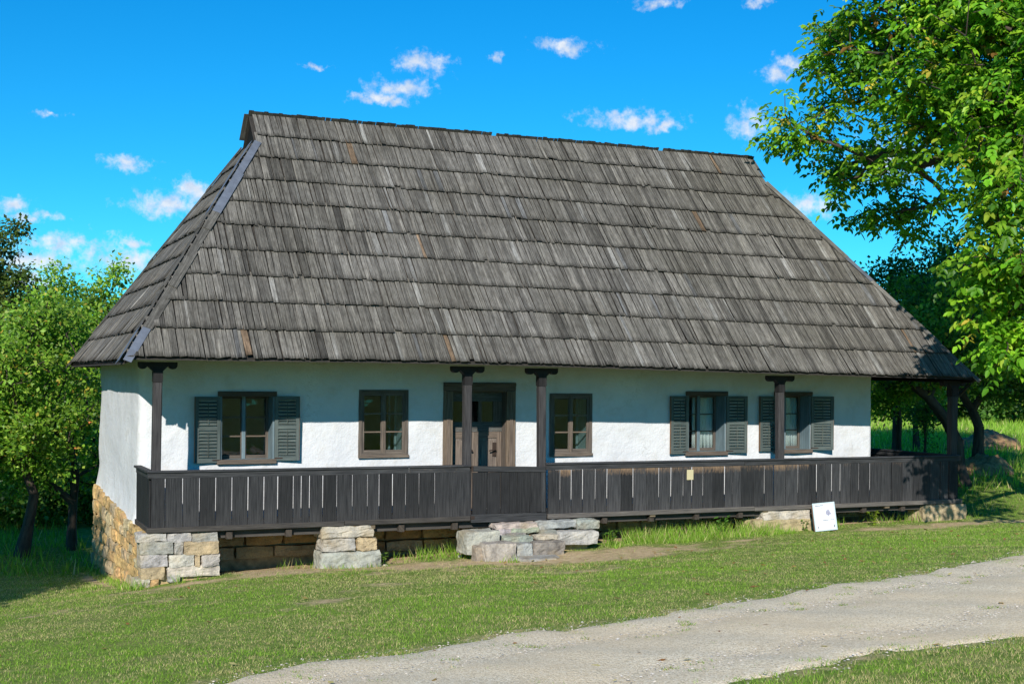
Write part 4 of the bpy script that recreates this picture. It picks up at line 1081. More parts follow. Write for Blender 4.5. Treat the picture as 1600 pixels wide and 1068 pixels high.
def plinth():
    core = MB()
    for (x0, x1, y0, y1, z0, z1) in ((-.02, .95, .05, 1.1, -1.0, -.02), (.02, 14.0, 1.42, 6.25, -1.6, -.08)): core.box(x0, x1, y0, y1, z0, z1, 'x')
    # wedge under the left wall
    ring = [(1.1, -1.5), (6.28, -1.8), (6.28, .15), (1.7, .0), (1.1, -.03)]
    core.prism([(-.09, y, z) for y, z in ring][::-1], [(.4, y, z) for y, z in ring][::-1])
    pl = core.build('plinth', M['mortar'], house)
    # left face: ochre rubble in rough courses that climb with the ground
    rows = 7
    for r in range(rows):
        y = -.02 if r % 2 else .0
        first = True
        while y < 6.28:
            w = random.uniform(.28, .62); y2 = min(y + w, 6.33)
            if 6.33 - y2 < .15: y2 = 6.33
            ym = (y + y2) / 2
            top = -.0 if ym < 1.5 else .03 + .19 * (ym - 1.5) / 4.8; bot = -.86 - .58 * min(1, max(0, ym / 6.2)) - .1
            z0 = bot + (top - bot) * r / rows; z1 = bot + (top - bot) * (r + 1) / rows
            sh = ((.19 / 4.8 if ym > 1.5 else 0) * (r + .5) / rows - .094 * (1 - (r + .5) / rows))
            if not (first and ym < .6 and r >= 2 and False):
                rough_block('stone', -.115 + random.uniform(-.025, .02), .12, y + .004, y2 - .004, z0 + random.uniform(-.012, .01), z1 - random.uniform(-.012, .01), jc(OCHRE if random.random() < .8 else TAN, .16), pl, rnd=.3, amp=.034, shear=sh, cuts=4)
            y = y2; first = False
    # front of the corner block, measured stone by stone
    s = lambda a, b, c, d: (a * .3184, 620 + b * .3184, c * .3184, 620 + d * .3184)
    for r, col in ((s(672, 672, 815, 708), GREY), (s(820, 670, 938, 708), GREY), (s(943, 668, 1068, 708), GREY), (s(684, 713, 850, 770), GREY), (s(855, 713, 898, 770), GREY), (s(902, 711, 1076, 770), TAN),
                   (s(686, 775, 824, 833), GREY), (s(828, 775, 952, 830), PALE), (s(957, 776, 983, 828), TAN), (s(988, 774, 1077, 828), GREY), (s(690, 838, 808, 895), TAN), (s(818, 834, 1080, 874), PALE), (s(820, 876, 880, 906), GREY), (s(655, 893, 735, 940), PALE)):
        pxblock(r, -.03 + random.uniform(-.012, .012), .3, col, pl, amp=.018, rnd=.15, cuts=7)
    # right flank of the corner block, in the porch's shade
    for r in range(4):
        y = .3
        while y < 1.25:
            w = random.uniform(.25, .45); rough_block('stone', .72, 1.03, y, min(y + w, 1.3) - .01, -.8 + r * .19, -.62 + r * .19, jc(TAN), pl, amp=.015); y += w
    # foundation seen under the floor
    x = 1.06
    z = [-.62, -.42, -.22, -.03]
    for r in range(3):
        x = 1.06 - .2 * r * 0
        while x < 14.0:
            w = random.uniform(.35, .8) if r < 2 else random.uniform(.45, .9)
            x2 = min(x + w, 14.03)
            rough_block('stone', x + .006, x2 - .006, 1.26 + random.uniform(-.02, .02), 1.6, z[r] + .005, z[r + 1] - .005, jc(OCHRE if random.random() < .6 else TAN, .25), pl, amp=.022, rnd=.3, cuts=2)
            x = x2
plinth()
def pier(rects, label, Yf, depth):
    p = None
    cb = MB(); a = onY(rects[0][0][0] + 8, rects[0][0][1], Yf); c = onY(rects[-1][0][2] - 10, rects[-1][0][3], Yf)
    cb.box(a[0], c[0], Yf + .08, Yf + depth - .03, c[2] - .05, a[2] - .03, 'x')
    p = cb.build('pier', M['mortar'], house); p['label'] = label
    for (r, col) in rects: pxblock((r[0], r[1], r[2], r[3] - .6), Yf + random.uniform(-.01, .01), depth, col, p, sink=.12 if r[3] > 812 and r is rects[-1][0] else 0, amp=.026, rnd=.2, cuts=8)
pier([((503, 822, 584, 839), PALE), ((505, 841, 556, 861), GREY), ((558, 840, 589, 861), TAN), ((502, 863, 596, 888), GREY)], 'three-course pier of grey stones under the porch', -.02, .5)
pier([((1192, 798, 1266, 812), PALE), ((1180, 812, 1275, 834), TAN)], 'low pier of one block and a lichened slab', -.02, .5)
pier([((1444, 788, 1511, 816), TAN)], 'single ochre boulder under the right porch corner', -.03, .5)
for (a, b) in ((3.3, -.06), (3.0, -.055), (8.3, -.05), (10.6, -.05), (13.3, -.06)):
    q = MB(); q.box(a, a + .1, -.02, .3, b, b + .055, 'x', (1.6, 1.4, 1.0, 0)); q.build('wedge', M['sill'], house)

def steps():
    e = empty('stone_steps', (6.2, -.5, -.55)); tag(e, 'heap of rough grey stone steps below the porch gate', 'steps')
    L = [((728, 822, 782, 850), -.50, .46, GREY), ((742, 848, 764, 866), -.66, .2, DK), ((758, 842, 808, 868), -.80, .32, GREY), ((806, 842, 834, 862), -.70, .3, GREY), ((834, 840, 884, 860), -.68, .3, DK), ((786, 836, 834, 843), -.46, .26, GREY), ((836, 834, 872, 841), -.44, .2, PALE),
         ((774, 815, 840, 823), -.22, .3, PALE), ((797, 822, 843, 831), -.25, .3, PALE), ((790, 830, 822, 840), -.3, .3, DK), ((842, 811, 901, 824), -.24, .34, GREY), ((843, 824, 870, 835), -.3, .3, DK), ((900, 809, 937, 826), -.25, .3, GREY), ((873, 826, 936, 845), -.42, .42, PALE),
         ((778, 824, 800, 836), -.24, .26, GREY)]
    for r, Y, d, c in L: pxblock((r[0] + 1, r[1] + 11 * d + (4 if r[3] > 849 else 0), r[2] - 1, max(r[3] - .6, r[1] + 11 * d + 6)), Y, d, tuple(k * random.uniform(.8, 1.0) for k in c), e, sink=.16 if r[3] > 849 else (.05 if r[3] > 841 else .0), amp=.02, rnd=.14, cuts=8)
    cb = MB(); cb.box(5.05, 7.0, -.22, .25, -.75, -.24, 'x'); cb.box(5.25, 6.3, -.46, -.221, -.75, -.42, 'x'); cb.build('rubble_core', M['mortar'], e)
    return e
steps()
def slab(name, px, py, rx, ry, h, label, col, seed):
    d = ray(px, py); t = 5.0
    while (CAM + d * t)[2] > gz(*(CAM + d * t)[:2]): t += .05
    p = CAM + d * t; n = 14; V = [(0, 0, h)]; F = []
    rr = random.Random(seed); R = [rr.uniform(.8, 1.1) for _ in range(n)]
    for ring, (k, z) in enumerate(((.6, h), (.94, h * .95), (1.0, h * .6), (1.02, -.05))):
        for i in range(n):
            a = 6.283 * i / n; V.append((rx * R[i] * k * math.cos(a), ry * R[i] * k * math.sin(a), z + .008 * mnoise.noise(Vector((i * .7, ring, seed)))))
    for i in range(n):
        j = (i + 1) % n; F.append((0, 1 + i, 1 + j))
        for r in range(3): F.append((1 + r * n + i, 1 + (r + 1) * n + i, 1 + (r + 1) * n + j, 1 + r * n + j))
    me = bpy.data.meshes.new(name); me.from_pydata(V, [], F)
    ca = me.color_attributes.new('col', 'FLOAT_COLOR', 'POINT'); ca.data.foreach_set('color', np.tile(np.array([*col, 1], np.float32), len(V)))
    me.materials.append(M['stone']); o = link_mesh(name, me, None, (p[0], p[1], gz(p[0], p[1]))); o.rotation_euler.z = -.2
    tag(o, label, 'slab')
slab('stone_slab', 832, 872, .48, .33, .035, 'flat grey stone slab lying in the dirt before the steps', GREY, 3)
rs = random.Random(4)
for i, (px, py, r, lb) in enumerate(((283, 893, .06, 'small stone by the foot of the plinth corner'), (600, 884, .05, 'pebble beside the three-course pier'), (720, 870, .05, 'pale pebble left of the steps'), (920, 846, .045, 'pebble right of the steps'))):
    slab('loose_stone', px, py, r, r * .8, r * .6, lb, PALE, 10 + i)

# ---------------- sign and notice
def sign():
    base = at(1291, 826, 0); d = ray(1291, 826); t = 15.0
    p = onY(1291, 824, -.42); p[2] = gz(p[0], p[1])
    e = empty('information_sign', p); tag(e, 'small white information board leaning on a stake before the porch', 'sign')
    rot = Matrix.Rotation(.16, 4, 'Y') @ Matrix.Rotation(-.0, 4, 'Z')
    lean = Matrix.Rotation(-.14, 4, 'X'); tilt = Matrix.Rotation(-.09, 4, 'Y')
    Mx = Matrix.Translation(Vector(p)) @ Matrix.Rotation(-.30, 4, 'Z') @ tilt @ lean
    def add(name, mb, mat, parent):
        mb.v = [tuple(Mx @ Vector(v)) for v in mb.v]; return mb.build(name, mat, parent)
    w, h, z0 = .40, .49, .02
    b = MB(); b.box(-w / 2, w / 2, -.008, .012, z0, z0 + h); bd = add('board', b, M['board_white'], e)
    b = MB(); f = .022
    b.box(-w / 2 - .004, -w / 2 + f, -.016, .014, z0 - .004, z0 + h + .004, 'z'); b.box(w / 2 - f, w / 2 + .004, -.016, .014, z0 - .004, z0 + h + .004, 'z'); b.box(-w / 2 + f, w / 2 - f, -.015, .013, z0 + h - f, z0 + h + .003, 'x'); b.box(-w / 2 + f, w / 2 - f, -.015, .013, z0 - .003, z0 + f, 'x')
    add('frame', b, M['board_edge'], e)
    b = MB(); b.box(-w / 2 - .012, -w / 2 + .028, .016, .05, -.08, z0 + h - .03, 'z'); b.box(w / 2 - .07, w / 2 - .03, .016, .05, -.08, z0 + h - .1, 'z'); add('stake', b, M['stake'], e)
    rr = random.Random(2)
    def line(x0, x1, z, hh, mat, mb):
        x = x0
        while x < x1:
            ww = rr.uniform(.006, .02); mb.box(x, min(x + ww, x1), -.0105, -.0085, z, z + hh * rr.uniform(.7, 1)); x += ww + rr.uniform(.003, .008)
    b = MB(); line(-.15, .0, z0 + .435, .022, None, b); add('title_print', b, M['ink'], bd); b = MB(); line(-.05, .17, z0 + .175, .018, None, b); add('heading_print', b, M['ink'], bd)
    b = MB()
    for k, (a, c) in enumerate(((-.15, .05), (-.15, .03), (-.15, 0), (-.15, -.02))): line(a, c, z0 + .395 - .028 * k, .010, None, b)
    add('small_print', b, M['ink_soft'], bd); b = MB()
    for k in range(5): line(.02 - .0 * k, .175, z0 + .135 - .02 * k, .009, None, b)
    add('small_print', b, M['ink_soft'], bd)
    b = MB(); ring = [(.0, .29), (.05, .25), (.065, .27), (.11, .28), (.085, .33), (.07, .36), (.03, .365), (.01, .33)]
    ring = [(x + .02, z + z0) for x, z in ring]; b.prism([(x, -.0105, z) for x, z in ring], [(x, -.0085, z) for x, z in ring]); add('map_print', b, M['ink_map'], bd)
    b = MB(); b.box(-.15, -.128, -.0105, -.0085, z0 + .05, z0 + .075); b.box(.15, .165, -.0105, -.0085, z0 + .04, z0 + .09); add('emblem', b, M['ink'], bd)
sign()
a = onY(1073, 733.5, -.045); c = onY(1083, 749, -.045)
q = MB(); q.box(a[0], c[0], -.043, -.040, c[2], a[2], 'z'); tag(q.build('paper_note', M['paper']), 'cream paper note pinned to the porch planks', 'note')

# ------------------------------------------------------------------ vegetation
def grow(trunk, tips, seed, step=.45, pull=.35, r_tip=.006, expo=.46, r_base=None):
    """skeleton: every tip joins the nearest limb that leads back to the trunk; returns nodes, parents, radii"""
    rng = np.random.default_rng(seed)
    P = [np.array(trunk[0], float)]; par = [-1]
    for a, b in zip(trunk[:-1], trunk[1:]):
        a = np.array(a, float); b = np.array(b, float); n = max(1, int(np.linalg.norm(b - a) / step))
        for k in range(1, n + 1):
            P.append(a + (b - a) * k / n + rng.normal(0, .02, 3)); par.append(len(P) - 2)
    ntr = len(P)
    top = np.array(trunk[-1], float)
    order = np.argsort(np.linalg.norm(tips - top, axis=1))
    cap = len(P) + int(len(tips) * 14) + 2000
    arr = np.zeros((cap, 3)); arr[:ntr] = P; cost = np.zeros(cap); n = ntr
    lo = max(1, ntr // 2)
    for k in range(1, ntr): cost[k] = cost[k - 1] + np.linalg.norm(arr[k] - arr[k - 1])
    tipn = []
    for t in order:
        T = tips[t]; dd = np.linalg.norm(arr[lo:n] - T, axis=1) + pull * cost[lo:n]
        j = lo + int(np.argmin(dd)); A = arr[j].copy(); L = np.linalg.norm(T - A); m_ = max(1, int(L / step)); prev = j
        bend = np.array([0, 0, .12 * L]) + rng.normal(0, .06 * L, 3)
        for k in range(1, m_ + 1):
            if n >= cap: break
            u = k / m_; p = A + (T - A) * u + bend * math.sin(u * math.pi) * (1 - .3 * u)
            arr[n] = p; par.append(prev); cost[n] = cost[prev] + np.linalg.norm(p - arr[prev]); prev = n; n += 1
        tipn.append(prev)
    cnt = np.zeros(n); 
    for k in tipn: cnt[k] += 1
    for k in range(n - 1, 0, -1): cnt[par[k]] += cnt[k]
    R = r_tip * np.maximum(cnt, 1) ** expo
    if r_base: R[:ntr] = np.maximum(R[:ntr], r_base * np.linspace(1.0, .62, ntr)); R[0] *= 1.35
    return arr[:n], np.array(par), R, order
def tubes(P, par, R, sides, name, mat, parent, rmin=0.0):
    k = np.arange(1, len(P)); k = k[R[k] > rmin]
    A = P[par[k]]; B = P[k]; ra = np.minimum(R[par[k]], R[k] * 1.6); rb = R[k]
    d = B - A; L = np.linalg.norm(d, axis=1, keepdims=True); d = d / np.maximum(L, 1e-6); B = B + d * np.minimum(rb[:, None] * .5, .03)
    up = np.where(np.abs(d[:, 2:3]) < .9, np.array([[0, 0, 1.]]), np.array([[1., 0, 0]])); s = np.cross(d, up); s /= np.linalg.norm(s, axis=1, keepdims=True); t = np.cross(d, s)
    V = np.empty((len(k), 2 * sides, 3)); UV = []
    for i in range(sides):
        a = 6.28318 * i / sides; o = s * math.cos(a) + t * math.sin(a)
        V[:, i] = A + o * ra[:, None]; V[:, sides + i] = B + o * rb[:, None]
    idx = np.array([(i, (i + 1) % sides, sides + (i + 1) % sides, sides + i) for i in range(sides)])
    F = (np.arange(len(k))[:, None, None] * 2 * sides + idx[None]).reshape(-1, 4)
    loc = np.array(POS[parent.name])
    me = np_mesh(name, V.reshape(-1, 3) - loc, 4, F, mat, np.ones((len(k) * 2 * sides, 3), np.float32), True)
    uv = me.uv_layers.new(name='UVMap'); co = np.zeros((len(k), sides, 4, 2), np.float32)
    for i in range(sides):
        a = i / sides; b = (i + 1) / sides
        co[:, i, :, 0] = (np.array([a, b, b, a])[None] * 6.28 * np.maximum(rb, .03)[:, None]); co[:, i, :, 1] = np.stack([A[:, 2], A[:, 2], A[:, 2] + L[:, 0], A[:, 2] + L[:, 0]], -1)
    uv.data.foreach_set('uv', co.ravel())
    return link_mesh(name, me, parent, loc)
def unit(v): return v / np.maximum(np.linalg.norm(v, axis=-1, keepdims=True), 1e-9)
def leaf_arrays(O, ax, nr, L, Wd, full):
    """O origins, ax axis, nr face normal; a folded leaf of two halves"""
    ax = unit(ax); sd = unit(np.cross(ax, nr)); nr = np.cross(sd, ax)
    L = L[:, None]; Wd = Wd[:, None]
    if full:
        tipd = ax * L - nr * L * .12
        P = np.stack([O, O + ax * L * .33 + sd * Wd * .48 + nr * Wd * .14, O + ax * L * .72 + sd * Wd * .38 + nr * Wd * .10 - nr * L * .05, O + tipd, O + ax * L * .72 - sd * Wd * .38 + nr * Wd * .10 - nr * L * .05, O + ax * L * .33 - sd * Wd * .48 + nr * Wd * .14], 1)
        F = np.array([(0, 1, 2, 3), (0, 3, 4, 5)])
    else:
        P = np.stack([O, O + ax * L * .5 + sd * Wd * .5 + nr * Wd * .12, O + ax * L, O + ax * L * .5 - sd * Wd * .5 + nr * Wd * .12], 1)
        F = np.array([(0, 1, 2), (0, 2, 3)])
    return P, F
def palette(rng, N, cols, wts, var=.22):
    c = np.array(cols)[rng.choice(len(cols), N, p=np.array(wts) / sum(wts))]
    return c * rng.uniform(1 - var, 1 + var, (N, 1)) * rng.uniform(.93, 1.07, (N, 3))
def lobe_points(rng, lobes, n, shell=.5):
    vol = np.array([l[3] * l[4] * l[5] for l in lobes]) ** .8; out = []
    for l, k in zip(lobes, rng.multinomial(n, vol / vol.sum())):
        d = unit(rng.normal(0, 1, (k, 3))); r = rng.random(k) ** shell
        out.append(np.array(l[:3]) + d * r[:, None] * np.array(l[3:6]))
    return np.concatenate(out)
def tree(name, label, base, trunk, lobes, ntips, per, size, cols, wts, seed, group=None, spread=.3, r_base=.12, cat='tree', sides=5, shell=.45, droop=.2):
    rng = np.random.default_rng(seed)
    ntips, per, spread = int(ntips * .62), int(per * 1.7), spread * .8
    e = empty(name, base); tag(e, label, cat, group)
    tips = lobe_points(rng, lobes, ntips, shell)
    P, par, R, order = grow(trunk, tips, seed, r_base=r_base)
    tubes(P, par, R, sides, 'trunk', M['bark'], e, rmin=.007)
    N = ntips * per
    c = np.repeat(tips, per, 0); O = c + rng.normal(0, spread * .6, (N, 3)) * np.array([1, 1, .75])
    ax = unit(rng.normal(0, 1, (N, 3)) + np.array([0, 0, -droop]) + unit(O - c) * .6); nr = unit(rng.normal(0, .5, (N, 3)) + np.array([0, 0, .6]) + .8 * np.array(SUN))
    L = size * rng.uniform(.65, 1.35, N); col = palette(rng, N, cols, wts) * np.repeat(rng.uniform(.62, 1.3, ntips), per)[:, None]
    V, F = leaf_arrays(O, ax, nr, L, L * rng.uniform(.5, .7, N), False)
    F = (np.arange(N)[:, None, None] * 4 + F[None]).reshape(-1, 3); loc = np.array(base)
    o = link_mesh('crown', np_mesh('crown', V.reshape(-1, 3) - loc, 3, F, M['leaf'], np.repeat(col, 4, 0)), e, loc); o['kind'] = 'stuff'
    return e

GREENS = [(.10, .21, .016), (.16, .31, .025), (.24, .40, .035), (.33, .44, .06), (.55, .42, .06)]
GW = [3, 4, 3, 1.2, .3]
DARKG = [(.05, .12, .014), (.085, .185, .022), (.15, .27, .035)]
DW = [3, 3, 1]
def lob(px, py, z, rx, ry, rz):
    p = at(px, py, z); return (p[0], p[1], p[2], rx, ry, rz)
def base_at(px, Z, below=0.0):
    d = ray(px, 700); p = CAM + d * Z; return np.array([p[0], p[1], gz(p[0], p[1]) - .05])

def walnut():
    rng = np.random.default_rng(17)
    b = base_at(1735, 23.5)
    e = empty('walnut_tree', b); tag(e, 'big walnut tree with large drooping leaves overhanging the right roof end', 'tree')
    lobes = [lob(1260, 190, 26.5, .95, .9, .65), lob(1330, 90, 26, 1.1, 1.2, 1.0), lob(1340, 265, 27.5, .95, 1.0, .85), lob(1400, 30, 25, 1.3, 1.5, 1.2), lob(1440, 190, 24.5, 1.2, 1.5, 1.3), lob(1500, 90, 23.5, 1.4, 1.6, 1.5),
             lob(1425, 330, 27, 1.0, 1.0, .6), lob(1350, 345, 28, .5, .6, .3), lob(1580, 30, 22.5, 1.8, 1.8, 1.8), lob(1560, 240, 22, 1.1, 1.3, 1.3), lob(1560, 410, 20.5, .75, .9, 1.1), lob(1640, 380, 20, 1.2, 1.3, 1.6), lob(1562, 520, 20.2, .42, .6, .75),
             lob(1640, 560, 20.5, .7, .8, .7), lob(1290, 60, 26.5, .35, .5, .45), lob(1215, 215, 27, .38, .4, .25), lob(1720, 150, 21, 2.2, 2.2, 2.6), lob(1750, -150, 23, 3.0, 3.2, 2.6), lob(1500, -120, 24, 2.4, 2.4, 1.6), lob(1700, 50, 27, 2.4, 2.4, 3.0)]
    ntips = 2900
    tips = lobe_points(rng, lobes, ntips, .5)
    t1 = b + np.array([0, 0, 1.9]); t2 = t1 + np.array([-.3, .2, 1.3]); t3 = t2 + np.array([-.3, .3, 2.0])
    P, par, R, order = grow([b, t1, t2, t3], tips, 17, r_base=.30, r_tip=.007, expo=.47)
    tubes(P, par, R, 7, 'trunk', M['bark'], e, rmin=.006)
    # compound leaves
    K = 5; n = ntips * K; c = np.repeat(tips, K, 0)
    ang = rng.random(n) * 6.283; d = unit(np.stack([np.cos(ang), np.sin(ang), rng.normal(-.05, .35, n)], -1))
    O0 = c + rng.normal(0, .09, (n, 3)); Lr = rng.uniform(.20, .36, n)
    spec = [(.30, 1), (.30, -1), (.62, 1), (.62, -1), (.92, 1), (.92, -1), (1.0, 0)]
    Os = []; Ax = []; Nr = []; Ls = []
    up = np.tile(np.array([0, 0, 1.]), (n, 1)) + rng.normal(0, .25, (n, 3)); sd = unit(np.cross(d, up)); upn = np.cross(sd, d)
    for (f, s) in spec:
        dr = np.array([0, 0, -1.])[None] * (Lr * f * f * .45)[:, None]
        Os.append(O0 + d * (Lr * f)[:, None] + dr)
        a = d * (.45 if s else 1.0) + sd * s * .85 + np.array([0, 0, -.38])[None] * (1.0 + f * .5) + rng.normal(0, .16, (n, 3))
        Ax.append(a); Nr.append(upn + sd * s * .25 + .7 * np.array(SUN)[None] + rng.normal(0, .24, (n, 3)))
        Ls.append(rng.uniform(.62, 1.22, n) * (.165 if s == 0 else .12 + .03 * f))
    O = np.concatenate(Os); ax = np.concatenate(Ax); nr = np.concatenate(Nr); L = np.concatenate(Ls)
    cols = [(.075, .205, .012), (.15, .345, .017), (.25, .45, .024), (.36, .50, .038), (.56, .45, .06), (.34, .18, .05)]
    col = palette(rng, n, cols, [3, 4, 3, 1.3, .25, .12]); yel = np.repeat(rng.uniform(.78, 1.2, ntips), K)[:, None]; col = np.tile(col * yel, (7, 1)) * rng.uniform(.85, 1.15, (len(O), 1))
    keep = rng.random(len(O)) > .06; O, ax, nr, L, col = O[keep], ax[keep], nr[keep], L[keep], col[keep]
    V, F = leaf_arrays(O, ax, nr, L, L * rng.uniform(.46, .58, len(L)), True)
    # the leaves that show largest stand as leaves of their own
    px, py, z = proj(O); vis = (px > 1150) & (px < 1600) & (py > 0) & (py < 640)
    sc = np.where(vis, L / z + .0015 * (24 - z), -9); big = np.argsort(-sc)[:300]
    isb = np.zeros(len(O), bool); isb[big] = True
    loc = b
    Vr = V[~isb]; Fr = (np.arange(len(Vr))[:, None, None] * 6 + F[None]).reshape(-1, 4)
    o = link_mesh('crown', np_mesh('crown', Vr.reshape(-1, 3) - loc, 4, Fr, M['leaf'], np.repeat(col[~isb], 6, 0)), e, loc); o['kind'] = 'stuff'
    for i in big:
        me = np_mesh('leaf', V[i] - V[i][0], 4, F, M['leaf'], np.repeat(col[i][None], 6, 0)); link_mesh('leaf', me, e, V[i][0])
walnut()

# ---- left orchard
def orchard():
    b = base_at(112, 26.8); tp = at(118, 745, 26.6); t2 = at(112, 700, 26.4)
    e = tree('apple_tree', 'leaning apple tree with yellowing leaves close to the left wall', b, [b, tp, t2], [lob(95, 640, 26.3, 1.0, 1.1, .85), lob(30, 600, 25.8, 1.0, 1.0, .95), lob(110, 545, 27, .95, 1, .7), lob(10, 690, 25.5, .9, .9, .6), lob(150, 690, 27.5, .55, .7, .6), lob(60, 720, 26, 1.0, .8, .5), lob(130, 735, 27.5, .8, .7, .4), lob(10, 745, 26.5, .9, .7, .4), lob(75, 500, 27.5, .8, .8, .5), lob(-50, 640, 25.5, 1.0, 1.0, 1.0)],
         620, 26, .095, GREENS, GW, 31, 'orchard trees left of the house', r_base=.10)
    rng = random.Random(8)
    bm = bmesh.new(); bmesh.ops.create_icosphere(bm, subdivisions=2, radius=.035)
    for v in bm.verts: v.co.z *= .9; v.co.z -= .012 * max(0, v.co.z / .035) * (1 - min(1, math.hypot(v.co.x, v.co.y) / .035))
    me = bpy.data.meshes.new('apple'); bm.to_mesh(me); bm.free(); me.polygons.foreach_set('use_smooth', [True] * len(me.polygons)); me.materials.append(simple('apple_skin', (.42, .13, .03), .35, .5, 0, .5, 9))
    for (px, py) in ((4, 709), (24, 711), (140, 660), (60, 690), (118, 700), (35, 650), (90, 600), (15, 575), (60, 540)):
        link_mesh('apple', me, e, at(px, py, 25.2 if px < 60 else 25.9))
    b = base_at(34, 25.6); tree('apple_tree', 'dark trunked apple tree at the left edge of the picture', b, [b, at(52, 770, 25.6), at(30, 715, 25.5)], [lob(-20, 560, 25, 1.1, 1.1, .9), lob(20, 680, 25, .8, .9, .6), lob(-90, 650, 24.5, 1.2, 1.2, 1.0), lob(60, 500, 26.5, .7, .8, .6)], 380, 26, .095, GREENS, GW, 32, 'orchard trees left of the house', r_base=.13)
    b = base_at(70, 36); tree('orchard_tree', 'bushy green tree filling the gap behind the apple trees', b, [b, at(72, 760, 36), at(70, 690, 36)], [lob(70, 600, 36, 2.2, 2.2, 1.8), lob(110, 720, 36, 2.6, 2, 1.4), lob(0, 700, 36, 2.4, 2, 1.6), lob(100, 520, 37, 1.6, 1.6, 1.1), lob(10, 560, 38, 1.8, 1.8, 1.2)], 520, 26, .13, GREENS, GW, 33, 'orchard trees left of the house', spread=.5)
    b = base_at(-15, 42); tree('broadleaf_tree', 'tall dark tree rising at the left edge', b, [b, at(-15, 640, 42), at(-10, 520, 42)], [lob(-10, 400, 42, 1.1, 1.4, 1.1), lob(5, 470, 42, 1.3, 1.4, 1.0), lob(-40, 450, 42, 1.8, 1.8, 1.6), lob(0, 540, 41, 2, 2, 1.0), lob(25, 365, 42.5, .35, .5, .35)], 420, 26, .15, [(.05, .085, .015), (.085, .135, .02), (.15, .17, .035)], [3, 3, 1.2], 34, 'tall trees behind the orchard', spread=.42)
    b = base_at(165, 46); tree('broadleaf_tree', 'airy tall tree just left of the roof slope', b, [b, at(165, 620, 46), at(168, 480, 46)], [lob(172, 425, 46, .75, .9, .65), lob(150, 480, 46, 1.1, 1.1, .9), lob(195, 500, 46, 1.1, 1.1, 1.0), lob(120, 520, 46, 1.1, 1.1, .8), lob(160, 580, 46, 2, 2, 1.4)], 330, 24, .15, GREENS, GW, 35, 'tall trees behind the orchard', spread=.38)
    b = base_at(88, 48); tree('broadleaf_tree', 'rounded tree between the tall dark tree and the airy one', b, [b, at(88, 640, 48), at(92, 500, 48)], [lob(100, 445, 48, .9, 1, .7), lob(70, 490, 48, 1.3, 1.3, .9), lob(110, 520, 48, 1.4, 1.4, 1.0), lob(60, 560, 48, 2, 2, 1.2)], 330, 24, .16, GREENS, GW, 36, 'tall trees behind the orchard', spread=.42)
    b = base_at(20, 33); tree('undergrowth', 'dark shrubs under the orchard trees', b, [b, b + np.array([0, 0, .5]), b + np.array([.1, 0, 1.0])], [lob(20, 765, 31, 2.2, 1.2, 1.0), lob(95, 765, 31, 1.6, 1.2, 1.0), lob(150, 770, 31, .9, .8, 1.0), lob(-60, 755, 31, 2, 1.4, 1.1), lob(60, 720, 32, 2.2, 1.2, .9)], 560, 28, .13, DARKG, DW, 37, cat='shrub', spread=.4, r_base=.04)
orchard()

